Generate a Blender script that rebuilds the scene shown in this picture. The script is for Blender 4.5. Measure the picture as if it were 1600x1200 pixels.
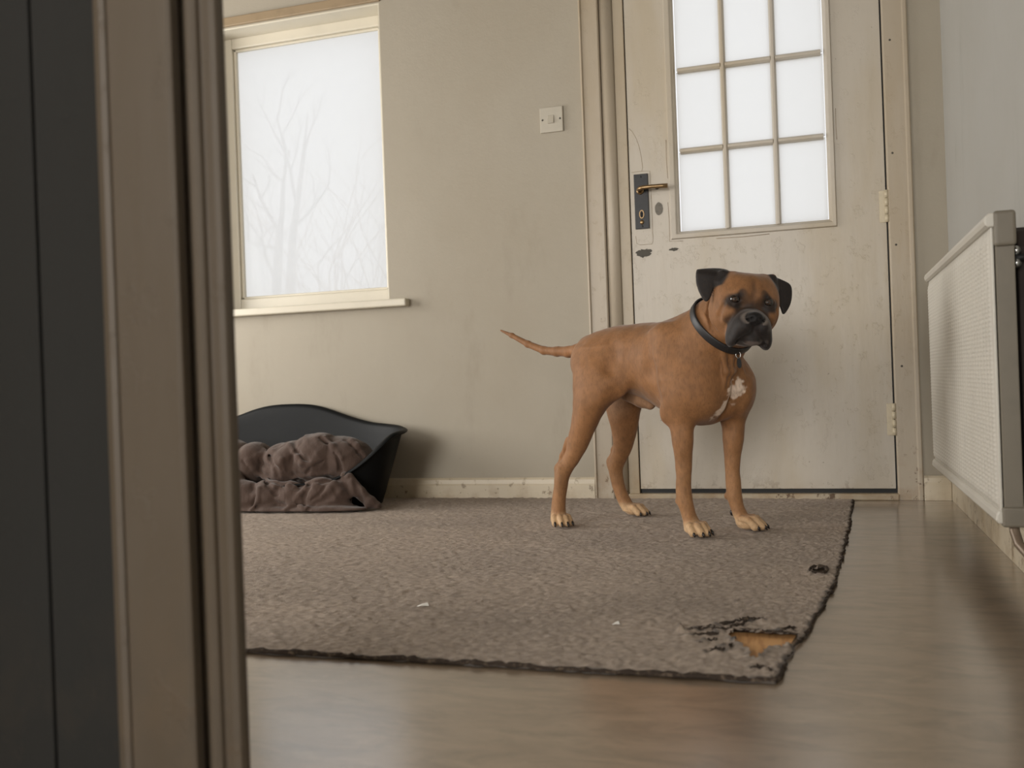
import bpy, bmesh, math, random
import numpy as np
from mathutils import Matrix, Vector

for o in list(bpy.data.objects):
    bpy.data.objects.remove(o)
scene = bpy.context.scene
COL = scene.collection
random.seed(4)
RNG = np.random.default_rng(11)

# ------------------------------------------------------------------ camera
FPX = 1520.5
yaw, pitch, roll = math.radians(17.894), math.radians(0.031), math.radians(-2.0767)
_f = Vector((-math.sin(yaw) * math.cos(pitch), math.cos(yaw) * math.cos(pitch), -math.sin(pitch)))
_r = Vector((math.cos(yaw), math.sin(yaw), 0))
_u = _r.cross(_f)
_r2 = _r * math.cos(roll) + _u * math.sin(roll)
_u2 = -_r * math.sin(roll) + _u * math.cos(roll)
cam_d = bpy.data.cameras.new('camera')
cam_d.sensor_width = 36.0
cam_d.lens = FPX / 1600 * 36
cam_d.clip_start = 0.02
cam_d.dof.use_dof = True
cam_d.dof.focus_distance = 2.6
cam_d.dof.aperture_fstop = 5.0
cam = bpy.data.objects.new('camera', cam_d)
COL.objects.link(cam)
cam.matrix_world = Matrix(((_r2.x, _u2.x, -_f.x, 0), (_r2.y, _u2.y, -_f.y, 0), (_r2.z, _u2.z, -_f.z, 0.41), (0, 0, 0, 1)))
scene.camera = cam

# ------------------------------------------------------------------ sky, daylight, exposure
SKY = 1.05
w = bpy.data.worlds.new('overcast_sky')
scene.world = w
w.use_nodes = True
wn = w.node_tree.nodes['Background']
wn.inputs['Color'].default_value = (0.975, 0.985, 1.0, 1)
wn.inputs['Strength'].default_value = SKY


def area(name, loc, rot, sx, sy, watts, col):
    l = bpy.data.lights.new(name, 'AREA')
    l.shape = 'RECTANGLE'
    l.size, l.size_y = sx, sy
    l.energy = watts
    l.color = col
    o = bpy.data.objects.new(name, l)
    COL.objects.link(o)
    o.location = loc
    o.rotation_euler = rot
    return o


# daylight entering by the windows out of view: left wall, far end of the room; hall light is added fill
WARM = (1.0, 0.965, 0.915)
area('daylight_left_window', (-3.42, 2.15, 1.08), (0, math.radians(-90), 0), 1.3, 1.6, 58, WARM)
area('daylight_end_window', (-2.50, -1.68, 1.08), (math.radians(90), 0, 0), 1.45, 1.3, 92, WARM)
area('hall_fill_light', (-0.30, -1.68, 1.05), (math.radians(90), 0, 0), 1.15, 0.9, 56, WARM)  # added frontal fill for the back door and the dog
vs = scene.view_settings
vs.view_transform = 'Standard'
vs.look = 'None'
vs.gamma = 1.0
vs.use_curve_mapping = False
vs.exposure = 0.0

# ------------------------------------------------------------------ helpers


def tag(o, label=None, cat=None, group=None, kind=None):
    if label: o['label'] = label
    if cat: o['category'] = cat
    if group: o['group'] = group
    if kind: o['kind'] = kind
    return o


def empty(name, loc):
    o = bpy.data.objects.new(name, None)
    o.empty_display_size = 0.05
    o.location = loc
    COL.objects.link(o)
    return o


class MB:
    """collects shapes; build() links them as one mesh object"""

    def __init__(self):
        self.v, self.f, self.sm = [], [], []

    def add(self, vs, fs, smooth=False):
        b = len(self.v)
        self.v += [tuple(map(float, p)) for p in vs]
        self.f += [tuple(b + i for i in q) for q in fs]
        self.sm += [smooth] * len(fs)
        return self

    def box(self, x0, x1, y0, y1, z0, z1):
        v = [(x, y, z) for z in (z0, z1) for y in (y0, y1) for x in (x0, x1)]
        return self.add(v, [(0, 2, 3, 1), (4, 5, 7, 6), (0, 1, 5, 4), (2, 6, 7, 3), (0, 4, 6, 2), (1, 3, 7, 5)])

    def prism(self, poly, h0, h1, plane='xy', smooth=False):
        """extrude a 2D outline; plane names the outline's axes"""
        n = len(poly)

        def P(a, b, h):
            return {'xy': (a, b, h), 'xz': (a, h, b), 'yz': (h, a, b)}[plane]
        v = [P(a, b, h0) for a, b in poly] + [P(a, b, h1) for a, b in poly]
        fs = [tuple(range(n))[::-1], tuple(range(n, 2 * n))]
        fs += [(i, (i + 1) % n, n + (i + 1) % n, n + i) for i in range(n)]
        b = len(self.v)
        self.add(v, fs)
        if smooth:
            for k in range(len(self.sm) - n, len(self.sm)): self.sm[k] = True
        return self

    def tube(self, pts, rad, seg=10, cap=True):
        pts = [Vector(p) for p in pts]
        if not hasattr(rad, '__len__'): rad = [rad] * len(pts)
        t0 = (pts[1] - pts[0]).normalized()
        ref = Vector((0, 0, 1)) if abs(t0.z) < 0.9 else Vector((1, 0, 0))
        n = t0.cross(ref).normalized()
        v = []
        for i, p in enumerate(pts):
            t = (pts[min(i + 1, len(pts) - 1)] - pts[max(i - 1, 0)]).normalized()
            n = (n - t * n.dot(t)).normalized()
            b = t.cross(n)
            for k in range(seg):
                a = 2 * math.pi * k / seg
                v.append(p + (n * math.cos(a) + b * math.sin(a)) * rad[i])
        fs = []
        for i in range(len(pts) - 1):
            for k in range(seg):
                fs.append((i * seg + k, i * seg + (k + 1) % seg, (i + 1) * seg + (k + 1) % seg, (i + 1) * seg + k))
        if cap:
            fs.append(tuple(range(seg))[::-1])
            fs.append(tuple(range((len(pts) - 1) * seg, len(pts) * seg)))
        return self.add(v, fs, True)

    def ball(self, c, r, seg=16, rings=10, M3=None):
        c = Vector(c)
        if not hasattr(r, '__len__'): r = (r, r, r)
        v, fs = [], []
        for i in range(rings + 1):
            th = math.pi * i / rings
            for k in range(seg):
                ph = 2 * math.pi * k / seg
                p = Vector((r[0] * math.sin(th) * math.cos(ph), r[1] * math.sin(th) * math.sin(ph), r[2] * math.cos(th)))
                if M3 is not None: p = M3 @ p
                v.append(c + p)
        for i in range(rings):
            for k in range(seg):
                fs.append((i * seg + k, (i + 1) * seg + k, (i + 1) * seg + (k + 1) % seg, i * seg + (k + 1) % seg))
        return self.add(v, fs, True)

    def build(self, name, mat, parent=None, bevel=0.0, seg=2, base=True):
        me = bpy.data.meshes.new(name)
        v = np.array(self.v, float)
        org = Vector((0, 0, 0))
        if parent is None and base:
            lo, hi = v.min(0), v.max(0)
            org = Vector(((lo[0] + hi[0]) / 2, (lo[1] + hi[1]) / 2, lo[2]))
        me.from_pydata([tuple(p) for p in v - np.array(org)], [], self.f)
        me.polygons.foreach_set('use_smooth', self.sm)
        me.validate()
        bm = bmesh.new()
        bm.from_mesh(me)
        bmesh.ops.remove_doubles(bm, verts=bm.verts, dist=1e-6)
        bmesh.ops.recalc_face_normals(bm, faces=bm.faces)
        bm.to_mesh(me)
        bm.free()
        return finish(name, me, mat, parent, org, bevel, seg)


def finish(name, me, mat, parent=None, org=Vector((0, 0, 0)), bevel=0.0, seg=2):
    if mat is not None: me.materials.append(mat)
    o = bpy.data.objects.new(name, me)
    COL.objects.link(o)
    o.location = org
    if parent is not None:
        root = parent
        while root.parent is not None: root = root.parent
        o.parent = parent
        o.location = -root.location if parent is root else Vector((0, 0, 0))
    if bevel:
        m = o.modifiers.new('bevel', 'BEVEL')
        m.width = bevel
        m.segments = seg
        m.limit_method = 'ANGLE'
        m.angle_limit = math.radians(40)
        m.harden_normals = False
    return o


def np_mesh(name, V, Fq, smooth=True):
    me = bpy.data.meshes.new(name)
    V = np.asarray(V, np.float32)
    Fq = np.asarray(Fq, np.int32)
    k = Fq.shape[1]
    me.vertices.add(len(V))
    me.vertices.foreach_set('co', V.ravel())
    me.loops.add(Fq.size)
    me.loops.foreach_set('vertex_index', Fq.ravel())
    me.polygons.add(len(Fq))
    me.polygons.foreach_set('loop_start', np.arange(0, Fq.size, k, dtype=np.int32))
    me.polygons.foreach_set('use_smooth', np.full(len(Fq), smooth))
    me.update(calc_edges=True)
    me.validate()
    return me


def set_col(me, name, C):
    a = me.color_attributes.new(name, 'FLOAT_COLOR', 'POINT')
    C = np.concatenate([C, np.ones((len(C), 1))], 1).astype(np.float32)
    a.data.foreach_set('color', C.ravel())


def srgb(r, g, b):
    return tuple(((c / 255) / 12.92 if c / 255 <= 0.04045 else ((c / 255 + 0.055) / 1.055) ** 2.4) for c in (r, g, b))


# smooth lattice noise in numpy, -1..1
_H = RNG.random((64, 64, 64)).astype(np.float32) * 2 - 1


def vnoise(P):
    P = np.asarray(P, np.float32)
    i = np.floor(P).astype(np.int64)
    f = P - i
    f = f * f * f * (f * (f * 6 - 15) + 10)
    out = 0
    for dx in (0, 1):
        wx = f[:, 0] if dx else 1 - f[:, 0]
        for dy in (0, 1):
            wy = f[:, 1] if dy else 1 - f[:, 1]
            for dz in (0, 1):
                wz = f[:, 2] if dz else 1 - f[:, 2]
                out = out + wx * wy * wz * _H[(i[:, 0] + dx) & 63, (i[:, 1] + dy) & 63, (i[:, 2] + dz) & 63]
    return out


def sstep(a, b, x):
    t = np.clip((x - a) / (b - a), 0, 1)
    return t * t * (3 - 2 * t)


# ------------------------------------------------------------------ materials
class Mat:
    def __init__(self, name, rough=0.6, spec=0.5):
        self.m = bpy.data.materials.new(name)
        self.m.use_nodes = True
        self.nt = self.m.node_tree
        self.p = self.nt.nodes['Principled BSDF']
        self.p.inputs['Roughness'].default_value = rough
        self.p.inputs['Specular IOR Level'].default_value = spec
        self.tc = self.nt.nodes.new('ShaderNodeNewGeometry')
        self.col = None
        self.hgt = None

    def n(self, t, **kw):
        nd = self.nt.nodes.new(t)
        for k, v in kw.items(): setattr(nd, k, v)
        return nd

    def l(self, a, b): self.nt.links.new(a, b)

    def pos(self, sc=(1, 1, 1)):
        m = self.n('ShaderNodeMapping')
        m.inputs['Scale'].default_value = sc
        self.l(self.tc.outputs['Position'], m.inputs['Vector'])
        return m.outputs['Vector']

    def noise(self, scale, sc=(1, 1, 1), detail=4, rough=0.55, dist=0.0):
        nd = self.n('ShaderNodeTexNoise')
        nd.inputs['Scale'].default_value = scale
        nd.inputs['Detail'].default_value = detail
        nd.inputs['Roughness'].default_value = rough
        nd.inputs['Distortion'].default_value = dist
        self.l(self.pos(sc), nd.inputs['Vector'])
        return nd.outputs['Fac']

    def ramp(self, fac, a, b):
        r = self.n('ShaderNodeMapRange')
        r.inputs['From Min'].default_value = a
        r.inputs['From Max'].default_value = b
        r.interpolation_type = 'SMOOTHSTEP'
        self.l(fac, r.inputs['Value'])
        return r.outputs['Result']

    def math(self, op, a, b):
        m = self.n('ShaderNodeMath', operation=op)
        for i, x in enumerate((a, b)):
            if isinstance(x, (int, float)): m.inputs[i].default_value = x
            else: self.l(x, m.inputs[i])
        return m.outputs[0]

    def zpos(self):
        s = self.n('ShaderNodeSeparateXYZ')
        self.l(self.tc.outputs['Position'], s.inputs[0])
        return s.outputs

    def base(self, c):
        r = self.n('ShaderNodeRGB')
        r.outputs[0].default_value = (*c, 1)
        self.col = r.outputs[0]
        return self

    def attr(self, name):
        a = self.n('ShaderNodeVertexColor', layer_name=name)
        self.col = a.outputs['Color']
        return self

    def mix(self, c, fac, amt=1.0, mode='MIX'):
        m = self.n('ShaderNodeMix', data_type='RGBA', blend_type=mode)
        self.l(self.math('MULTIPLY', fac, amt), m.inputs[0])
        self.l(self.col, m.inputs[6])
        m.inputs[7].default_value = (*c, 1)
        self.col = m.outputs[2]
        return self

    def bump(self, fac, dist=0.002, strength=0.5):
        b = self.n('ShaderNodeBump')
        b.inputs['Distance'].default_value = dist
        b.inputs['Strength'].default_value = strength
        self.l(fac, b.inputs['Height'])
        if self.hgt is not None: self.l(self.hgt, b.inputs['Normal'])
        self.hgt = b.outputs['Normal']
        return self

    def done(self, **kw):
        self.l(self.col, self.p.inputs['Base Color'])
        if self.hgt is not None: self.l(self.hgt, self.p.inputs['Normal'])
        for k, v in kw.items():
            s = self.p.inputs[k.replace('_', ' ')]
            if hasattr(v, 'links') or hasattr(v, 'is_linked'): self.l(v, s)
            else: s.default_value = v
        return self.m


def plain(name, c, rough=0.5, metal=0.0, spec=0.5, var=0.12, scale=30, bump=0.0):
    m = Mat(name, rough, spec).base(c)
    m.mix(tuple(x * 0.6 for x in c), m.ramp(m.noise(scale), 0.45, 0.8), var * 3)
    if bump: m.bump(m.noise(scale * 6), bump, 0.6)
    return m.done(Metallic=metal)


def wall_mat(name, c, stain):
    m = Mat(name, 0.62, 0.35).base(c)
    m.mix(stain, m.ramp(m.noise(1.6, detail=5), 0.42, 0.72), 0.35)
    m.mix(tuple(x * 0.72 for x in stain), m.ramp(m.noise(6.0, (1, 1, 0.35), 6, 0.65), 0.56, 0.78), 0.30)
    m.mix((0.10, 0.085, 0.06), m.ramp(m.noise(55, detail=2), 0.79, 0.83), 0.5)
    m.bump(m.noise(7, detail=3), 0.006, 0.35)
    m.bump(m.noise(160, detail=4), 0.0008, 0.5)
    return m.done()


WALL = wall_mat('aged_wall_paint', srgb(163, 155, 140), srgb(153, 142, 123))
WALL_R = wall_mat('cool_lit_wall_paint', srgb(176, 175, 170), srgb(162, 159, 150))  # cool window light on the right wall put into its colour
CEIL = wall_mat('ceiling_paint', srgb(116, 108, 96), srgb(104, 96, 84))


def chipped(name, c, dirt=1.0, zlim=0.30, rough=0.42):
    """old gloss paint on timber: yellowed streaks, chips near the floor showing brown wood"""
    m = Mat(name, rough, 0.5).base(c)
    m.mix(tuple(a * b for a, b in zip(c, (0.86, 0.78, 0.62))), m.ramp(m.noise(5, (1, 1, 0.25), 5), 0.42, 0.7), 0.6)
    x, y, z = m.zpos()
    near = m.ramp(z, zlim, 0.0)
    chip = m.ramp(m.noise(30, (1, 1, 0.8), 6, 0.7), 0.585, 0.625)
    low = m.math('MULTIPLY', chip, near)
    m.mix(srgb(88, 66, 44), low, dirt)
    m.mix(srgb(140, 112, 78), m.math('MULTIPLY', m.ramp(m.noise(14, detail=5), 0.45, 0.65), near), 0.45 * dirt)
    m.mix(srgb(70, 58, 46), m.ramp(m.noise(70, detail=3), 0.74, 0.78), 0.7)
    m.bump(m.noise(40, (1, 1, 0.15), 3), 0.002, 0.4)
    m.bump(chip, 0.0012, 0.35)
    return m.done()


TRIM = chipped('old_cream_gloss', srgb(170, 158, 140), 1.0, 0.22)
TRIM_C = chipped('old_cream_gloss_worn', srgb(170, 157, 136), 1.0, 0.2)
BASEB = chipped('baseboard_gloss', srgb(198, 186, 164), 0.8, 0.12)
DOORP = chipped('door_gloss', srgb(182, 174, 161), 0.5, 0.09)
WINP = plain('window_gloss', srgb(206, 199, 182), 0.35, var=0.05, scale=12)
WOODTRIM = plain('brown_batten_paint', srgb(150, 130, 102), 0.5, var=0.15, scale=20)


def glass_mat(name, film):
    """clear pane with an added milky film standing in for window glare"""
    m = bpy.data.materials.new(name)
    m.use_nodes = True
    nt = m.node_tree
    nt.nodes.clear()
    out = nt.nodes.new('ShaderNodeOutputMaterial')
    tr = nt.nodes.new('ShaderNodeBsdfTransparent')
    tl = nt.nodes.new('ShaderNodeBsdfTranslucent')
    tl.inputs['Color'].default_value = (0.99, 0.99, 0.99, 1)
    gl = nt.nodes.new('ShaderNodeBsdfGlossy')
    gl.inputs['Roughness'].default_value = 0.03
    geo = nt.nodes.new('ShaderNodeNewGeometry')
    nz = nt.nodes.new('ShaderNodeTexNoise')
    nz.inputs['Scale'].default_value = 5
    nt.links.new(geo.outputs['Position'], nz.inputs['Vector'])
    mr = nt.nodes.new('ShaderNodeMapRange')
    mr.inputs['To Min'].default_value = film - 0.06
    mr.inputs['To Max'].default_value = film + 0.06
    nt.links.new(nz.outputs['Fac'], mr.inputs['Value'])
    mx = nt.nodes.new('ShaderNodeMixShader')
    nt.links.new(mr.outputs['Result'], mx.inputs[0])
    nt.links.new(tr.outputs[0], mx.inputs[1])
    nt.links.new(tl.outputs[0], mx.inputs[2])
    m2 = nt.nodes.new('ShaderNodeMixShader')
    m2.inputs[0].default_value = 0.004
    nt.links.new(mx.outputs[0], m2.inputs[1])
    nt.links.new(gl.outputs[0], m2.inputs[2])
    nt.links.new(m2.outputs[0], out.inputs['Surface'])
    return m


GLASS = glass_mat('glare_film_glass', 0.67)  # film added to veil the view as glare does


def floor_mat():
    m = Mat('worn_wood_vinyl', 0.34, 0.5).base(srgb(134, 116, 96))
    m.mix(srgb(94, 78, 61), m.ramp(m.noise(3.6, (1.8, 5, 1), 8, 0.7, 0.9), 0.40, 0.68), 0.75)
    m.mix(srgb(158, 142, 118), m.ramp(m.noise(5, (2.0, 7, 1), 8, 0.72, 0.8), 0.50, 0.75), 0.55)
    m.mix(srgb(76, 66, 55), m.ramp(m.noise(10, (2.2, 9, 1), 6, 0.7, 0.6), 0.60, 0.74), 0.6)
    m.mix(srgb(66, 54, 44), m.ramp(m.noise(7, (1, 2.2, 1), 3, 0.5), 0.70, 0.78), 0.55)
    m.mix(srgb(170, 160, 142), m.ramp(m.noise(26, (1, 1.6, 1), 3, 0.5), 0.72, 0.80), 0.35)
    m.bump(m.noise(9, (1.6, 7, 1), 6, 0.65), 0.0012, 0.22)
    m.bump(m.noise(4.0, (1, 1.4, 1), 3), 0.007, 0.16)
    r = m.n('ShaderNodeMapRange')
    r.inputs['To Min'].default_value = 0.24
    r.inputs['To Max'].default_value = 0.42
    m.l(m.noise(4, (1, 3, 1), 4), r.inputs['Value'])
    return m.done(Roughness=r.outputs['Result'], Coat_Weight=1.0, Coat_Roughness=0.20, Coat_IOR=2.15)


FLOOR = floor_mat()

# ------------------------------------------------------------------ the room
D = 3.278          # face of the back wall
XR = 0.373         # face of the right wall
XL = -3.30         # face of the left wall
YP = 0.80          # hall face of the partition we look past
TOP = 2.40
XJ = -0.545        # jamb face of the near doorway

tag(MB().box(XL - 0.2, XR + 0.2, -1.7, D + 0.2, -0.06, 0.0).build('floor', FLOOR), 'worn brown wood-effect vinyl floor with a dull sheen', 'floor', kind='structure')
tag(MB().box(XL - 0.2, XR + 0.2, -1.7, D + 0.2, TOP, TOP + 0.1).build('ceiling', CEIL), 'dingy painted ceiling above the room', 'ceiling', kind='structure')

# back wall with its window and door openings
WX0, WX1, WZ0, WZ1 = -2.265, -1.520, 0.735, 1.832
DX0, DX1, DZ1 = -0.700, 0.205, 2.05
wb = MB()
wb.box(XL - 0.2, WX0, D, D + 0.2, 0, TOP).box(WX0, WX1, D, D + 0.2, 0, WZ0).box(WX0, WX1, D, D + 0.2, WZ1, TOP)
wb.box(WX1, DX0, D, D + 0.2, 0, TOP).box(DX0, DX1, D, D + 0.2, DZ1, TOP).box(DX1, XR + 0.2, D, D + 0.2, 0, TOP)
tag(wb.build('wall_back', WALL), 'stained off-white back wall holding the window and the glazed door', 'wall', kind='structure')
tag(MB().box(XR, XR + 0.2, -1.7, D, 0, TOP).build('wall_right', WALL_R), 'right wall behind the radiator, cool light put into its colour', 'wall', kind='structure')
wl = MB()
wl.box(XL - 0.2, XL, -1.7, 1.3, 0, TOP).box(XL - 0.2, XL, 3.0, D, 0, TOP).box(XL - 0.2, XL, 1.3, 3.0, 0, 0.40).box(XL - 0.2, XL, 1.3, 3.0, 1.76, TOP)
tag(wl.build('wall_left', WALL), 'off-white left wall hidden behind the near door jamb', 'wall', kind='structure')
wh = MB()
for a, b in ((XL, -3.25), (-1.75, -0.90), (0.30, XR)): wh.box(a, b, -1.7, -1.6, 0, TOP)
for a, b, c, d_ in ((-3.25, -1.75, 0.40, 1.76), (-0.90, 0.30, 0.58, 1.52)): wh.box(a, b, -1.7, -1.6, 0, c).box(a, b, -1.7, -1.6, d_, TOP)
tag(wh.build('wall_hall', WALL), 'off-white wall behind the camera with a window and an added opening for the fill light', 'wall', kind='structure')
tag(MB().box(-1.08, -0.98, -1.6, YP + 0.04, 0, TOP).build('wall_hall_side', WALL), 'off-white side wall of the hall', 'wall', kind='structure')

# thin boarded partition with the doorway the camera looks through
DARKBOARD = chipped('dimmed_board_paint', srgb(25, 24, 21), 0.05, 0.3, 0.85)  # board colour darkened to hold the hall's dimness
wp = MB()
wp.box(-0.98, XJ - 0.055, YP + 0.012, YP + 0.040, 0, TOP).box(0.275, XR, YP + 0.012, YP + 0.040, 0, TOP)
wp.box(XJ - 0.055, 0.275, YP + 0.012, YP + 0.040, 2.04, TOP)
part = tag(wp.build('wall_front', WALL), 'thin boarded partition beside the near doorway, dimness painted on the hall side', 'wall', kind='structure')
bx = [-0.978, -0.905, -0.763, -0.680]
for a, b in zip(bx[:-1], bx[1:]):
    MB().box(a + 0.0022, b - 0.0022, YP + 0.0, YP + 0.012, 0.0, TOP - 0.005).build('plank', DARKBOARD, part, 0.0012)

JAMBP = chipped('dimmed_jamb_paint', srgb(78, 68, 56), 0.15, 0.3, 0.6)  # cream paint darkened, the dim hall light put into its colour
# hall-side architrave + jamb lining of the near doorway (left side), moulded in steps
A = -0.679
prof = [(A, YP + 0.0), (A, YP - 0.004), (A + 0.002, YP - 0.008), (A + 0.010, YP - 0.010), (A + 0.016, YP - 0.008), (A + 0.0175, YP - 0.001),
        (A + 0.0215, YP - 0.001), (A + 0.023, YP - 0.014), (A + 0.026, YP - 0.016), (A + 0.092, YP - 0.016), (A + 0.096, YP - 0.013), (A + 0.096, YP - 0.0)]
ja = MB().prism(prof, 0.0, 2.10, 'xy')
tag(ja.build('trim_1', JAMBP, None, 0.0012), 'moulded architrave left of the near doorway, dimness put into its colour', 'trim', kind='structure')
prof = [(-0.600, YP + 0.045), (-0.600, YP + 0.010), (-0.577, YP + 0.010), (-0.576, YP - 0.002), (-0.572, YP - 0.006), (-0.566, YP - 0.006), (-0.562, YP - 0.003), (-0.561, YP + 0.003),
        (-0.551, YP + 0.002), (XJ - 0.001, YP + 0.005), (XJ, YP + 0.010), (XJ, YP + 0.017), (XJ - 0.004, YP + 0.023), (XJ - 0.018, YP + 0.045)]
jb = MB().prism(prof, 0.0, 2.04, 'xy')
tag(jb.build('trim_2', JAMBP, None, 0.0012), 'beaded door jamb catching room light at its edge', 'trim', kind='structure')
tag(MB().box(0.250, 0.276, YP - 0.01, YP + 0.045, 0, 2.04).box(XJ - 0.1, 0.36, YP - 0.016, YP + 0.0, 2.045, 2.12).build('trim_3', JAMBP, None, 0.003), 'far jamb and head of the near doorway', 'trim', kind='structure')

# ------------------------------------------------------------------ window in the back wall
win = tag(empty('window_1', (-1.89, D + 0.1, 0.735)), 'bright window with cream frame and deep reveal above the dog bed', 'window', kind='structure')
Y0, Y1 = D + 0.095, D + 0.145
GX0, GX1, GZ0, GZ1 = -2.215, -1.567, 0.785, 1.785
MB().box(WX0, GX0, Y0, Y1, WZ0, WZ1).build('frame_stile', WINP, win, 0.004)
MB().box(GX1, WX1, Y0, Y1, WZ0, WZ1).build('frame_stile', WINP, win, 0.004)
MB().box(GX0, GX1, Y0, Y1, WZ0, GZ0).build('frame_rail', WINP, win, 0.004)
MB().box(GX0, GX1, Y0, Y1, GZ1, WZ1).build('frame_rail', WINP, win, 0.004)
for q in ((GX0, GX0 + 0.012, GZ0, GZ1), (GX1 - 0.012, GX1, GZ0, GZ1)):
    MB().box(q[0], q[1], Y0 + 0.012, Y0 + 0.026, q[2], q[3]).build('glazing_bead', WINP, win, 0.003)
for q in ((GX0, GX1, GZ0, GZ0 + 0.010), (GX0, GX1, GZ1 - 0.010, GZ1)):
    MB().box(q[0], q[1], Y0 + 0.012, Y0 + 0.026, q[2], q[3]).build('glazing_bead', WINP, win, 0.003)
MB().box(GX0, GX1, Y0 + 0.028, Y0 + 0.032, GZ0, GZ1).build('pane', GLASS, win)
# painted lining of the reveal
MB().box(WX0, WX1, D + 0.001, Y0, WZ1 - 0.008, WZ1).build('reveal_lining', WINP, win, 0.002)
MB().box(WX0, WX0 + 0.006, D + 0.001, Y0, WZ0, WZ1 - 0.008).build('reveal_lining', WINP, win, 0.002)
MB().box(WX1 - 0.006, WX1, D + 0.001, Y0, WZ0, WZ1 - 0.008).build('reveal_lining', WINP, win, 0.002)
tag(MB().box(WX0 - 0.08, WX1 + 0.006, D - 0.012, D + 0.002, WZ1 + 0.002, WZ1 + 0.036).build('trim_4', WOODTRIM, None, 0.003), 'brown painted batten above the window', 'trim', kind='structure')
tag(MB().box(WX0 - 0.08, -1.440, D - 0.038, Y0, 0.706, 0.7345).build('trim_5', WINP, None, 0.006, 3), 'white window sill board projecting from the wall', 'trim', kind='structure')

# window of the left wall, out of view behind the jamb
w2 = tag(empty('window_2', (XL - 0.1, 2.15, 0.40)), 'wide side window in the left wall', 'window', kind='structure')
for (a, b, c, d_) in ((1.3, 1.36, 0.40, 1.76), (2.94, 3.0, 0.40, 1.76), (1.36, 2.94, 0.40, 0.46), (1.36, 2.94, 1.70, 1.76), (2.13, 2.17, 0.46, 1.70)):
    MB().box(XL - 0.10, XL - 0.05, a, b, c, d_).build('frame_bar', WINP, w2, 0.004)

# ------------------------------------------------------------------ door
door = tag(empty('door_1', (-0.21, D, 0.0)), 'worn cream back door with a nine-pane glazed upper half', 'door', kind='structure')
LX0, LX1, LZ0, LZ1 = -0.612, 0.197, 0.036, 2.0
HX0, HX1, HZ0, HZ1 = -0.447, 0.026, 0.900, 1.712
T0, T1 = D + 0.004, D + 0.046
leaf = MB()
leaf.box(LX0, HX0 - 0.006, T0, T1, LZ0, LZ1).box(HX1 + 0.006, LX1, T0, T1, LZ0, LZ1)
leaf.box(HX0 - 0.006, HX1 + 0.006, T0, T1, LZ0, HZ0 - 0.006).box(HX0 - 0.006, HX1 + 0.006, T0, T1, HZ1 + 0.006, LZ1)
lf = leaf.build('door_leaf', DOORP, door)
# raised moulding round the glazing, mitred
ox0, ox1, oz0, oz1 = HX0 - 0.036, HX1 + 0.027, HZ0 - 0.030, HZ1 + 0.03


def mould(mb, outer, inner, y0, y1):
    (a0, a1, c0, c1), (b0, b1, e0, e1) = outer, inner
    O_ = [(a0, c0), (a1, c0), (a1, c1), (a0, c1)]
    I_ = [(b0, e0), (b1, e0), (b1, e1), (b0, e1)]
    for i in range(4):
        j = (i + 1) % 4
        o0, o1, i0, i1 = O_[i], O_[j], I_[i], I_[j]
        v = [(*o0[:1], y1, o0[1]), (o1[0], y1, o1[1]), (i1[0], y1, i1[1]), (i0[0], y1, i0[1])]
        k = 0.18
        m0 = (o0[0] + (i0[0] - o0[0]) * k, o0[1] + (i0[1] - o0[1]) * k)
        m1 = (o1[0] + (i1[0] - o1[0]) * k, o1[1] + (i1[1] - o1[1]) * k)
        n0 = (o0[0] + (i0[0] - o0[0]) * .62, o0[1] + (i0[1] - o0[1]) * .62)
        n1 = (o1[0] + (i1[0] - o1[0]) * .62, o1[1] + (i1[1] - o1[1]) * .62)
        v += [(m0[0], y0, m0[1]), (m1[0], y0, m1[1]), (n0[0], y0 + 0.001, n0[1]), (n1[0], y0 + 0.001, n1[1])]
        mb.add(v, [(0, 1, 5, 4), (4, 5, 7, 6), (6, 7, 2, 3), (0, 3, 2, 1)])
    return mb


mould(MB(), (ox0, ox1, oz0, oz1), (HX0, HX1, HZ0, HZ1), T0 - 0.009, T0 + 0.010).build('glazing_moulding', DOORP, door, 0.001)
PX = [HX0, -0.291, -0.130, HX1]
PZ = [HZ0, 1.168, 1.438, HZ1]
for x in PX[1:3]:
    MB().prism([(x - 0.009, T0 + 0.030), (x - 0.009, T0 + 0.008), (x - 0.004, T0 - 0.002), (x + 0.004, T0 - 0.002), (x + 0.009, T0 + 0.008), (x + 0.009, T0 + 0.030)], HZ0 - 0.003, HZ1 + 0.003).build('glazing_bar', DOORP, door, 0.001)
for z in PZ[1:3]:
    for a, b in zip(PX[:-1], PX[1:]):
        a_, b_ = a + 0.0075, b - 0.0075
        MB().prism([(T0 + 0.030, z - 0.009), (T0 + 0.008, z - 0.009), (T0 - 0.001, z - 0.004), (T0 - 0.001, z + 0.004), (T0 + 0.008, z + 0.009), (T0 + 0.030, z + 0.009)], a_, b_, 'yz').build('glazing_bar', DOORP, door, 0.001)
for i in range(3):
    for j in range(3):
        MB().box(PX[i] + 0.002, PX[i + 1] - 0.002, T0 + 0.018, T0 + 0.022, PZ[j] + 0.002, PZ[j + 1] - 0.002).build('pane', GLASS, door)
# black strips added for the shade in the gaps round the leaf
BLACK = plain('shade_and_spindle_black', (0.006, 0.006, 0.006), 0.6, var=0.02)
MB().box(LX0 - 0.002, LX1 + 0.004, T0 + 0.012, T1, 0.018, LZ0).build('gap_shade_strip', BLACK, door)
MB().box(LX1 + 0.0005, 0.2065, T0 + 0.014, T1, 0.0215, 2.003).build('gap_shade_strip', BLACK, door)
MB().box(-0.6155, LX0 - 0.0005, T0 + 0.014, T1, 0.0215, 2.003).build('gap_shade_strip', BLACK, door)

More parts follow.
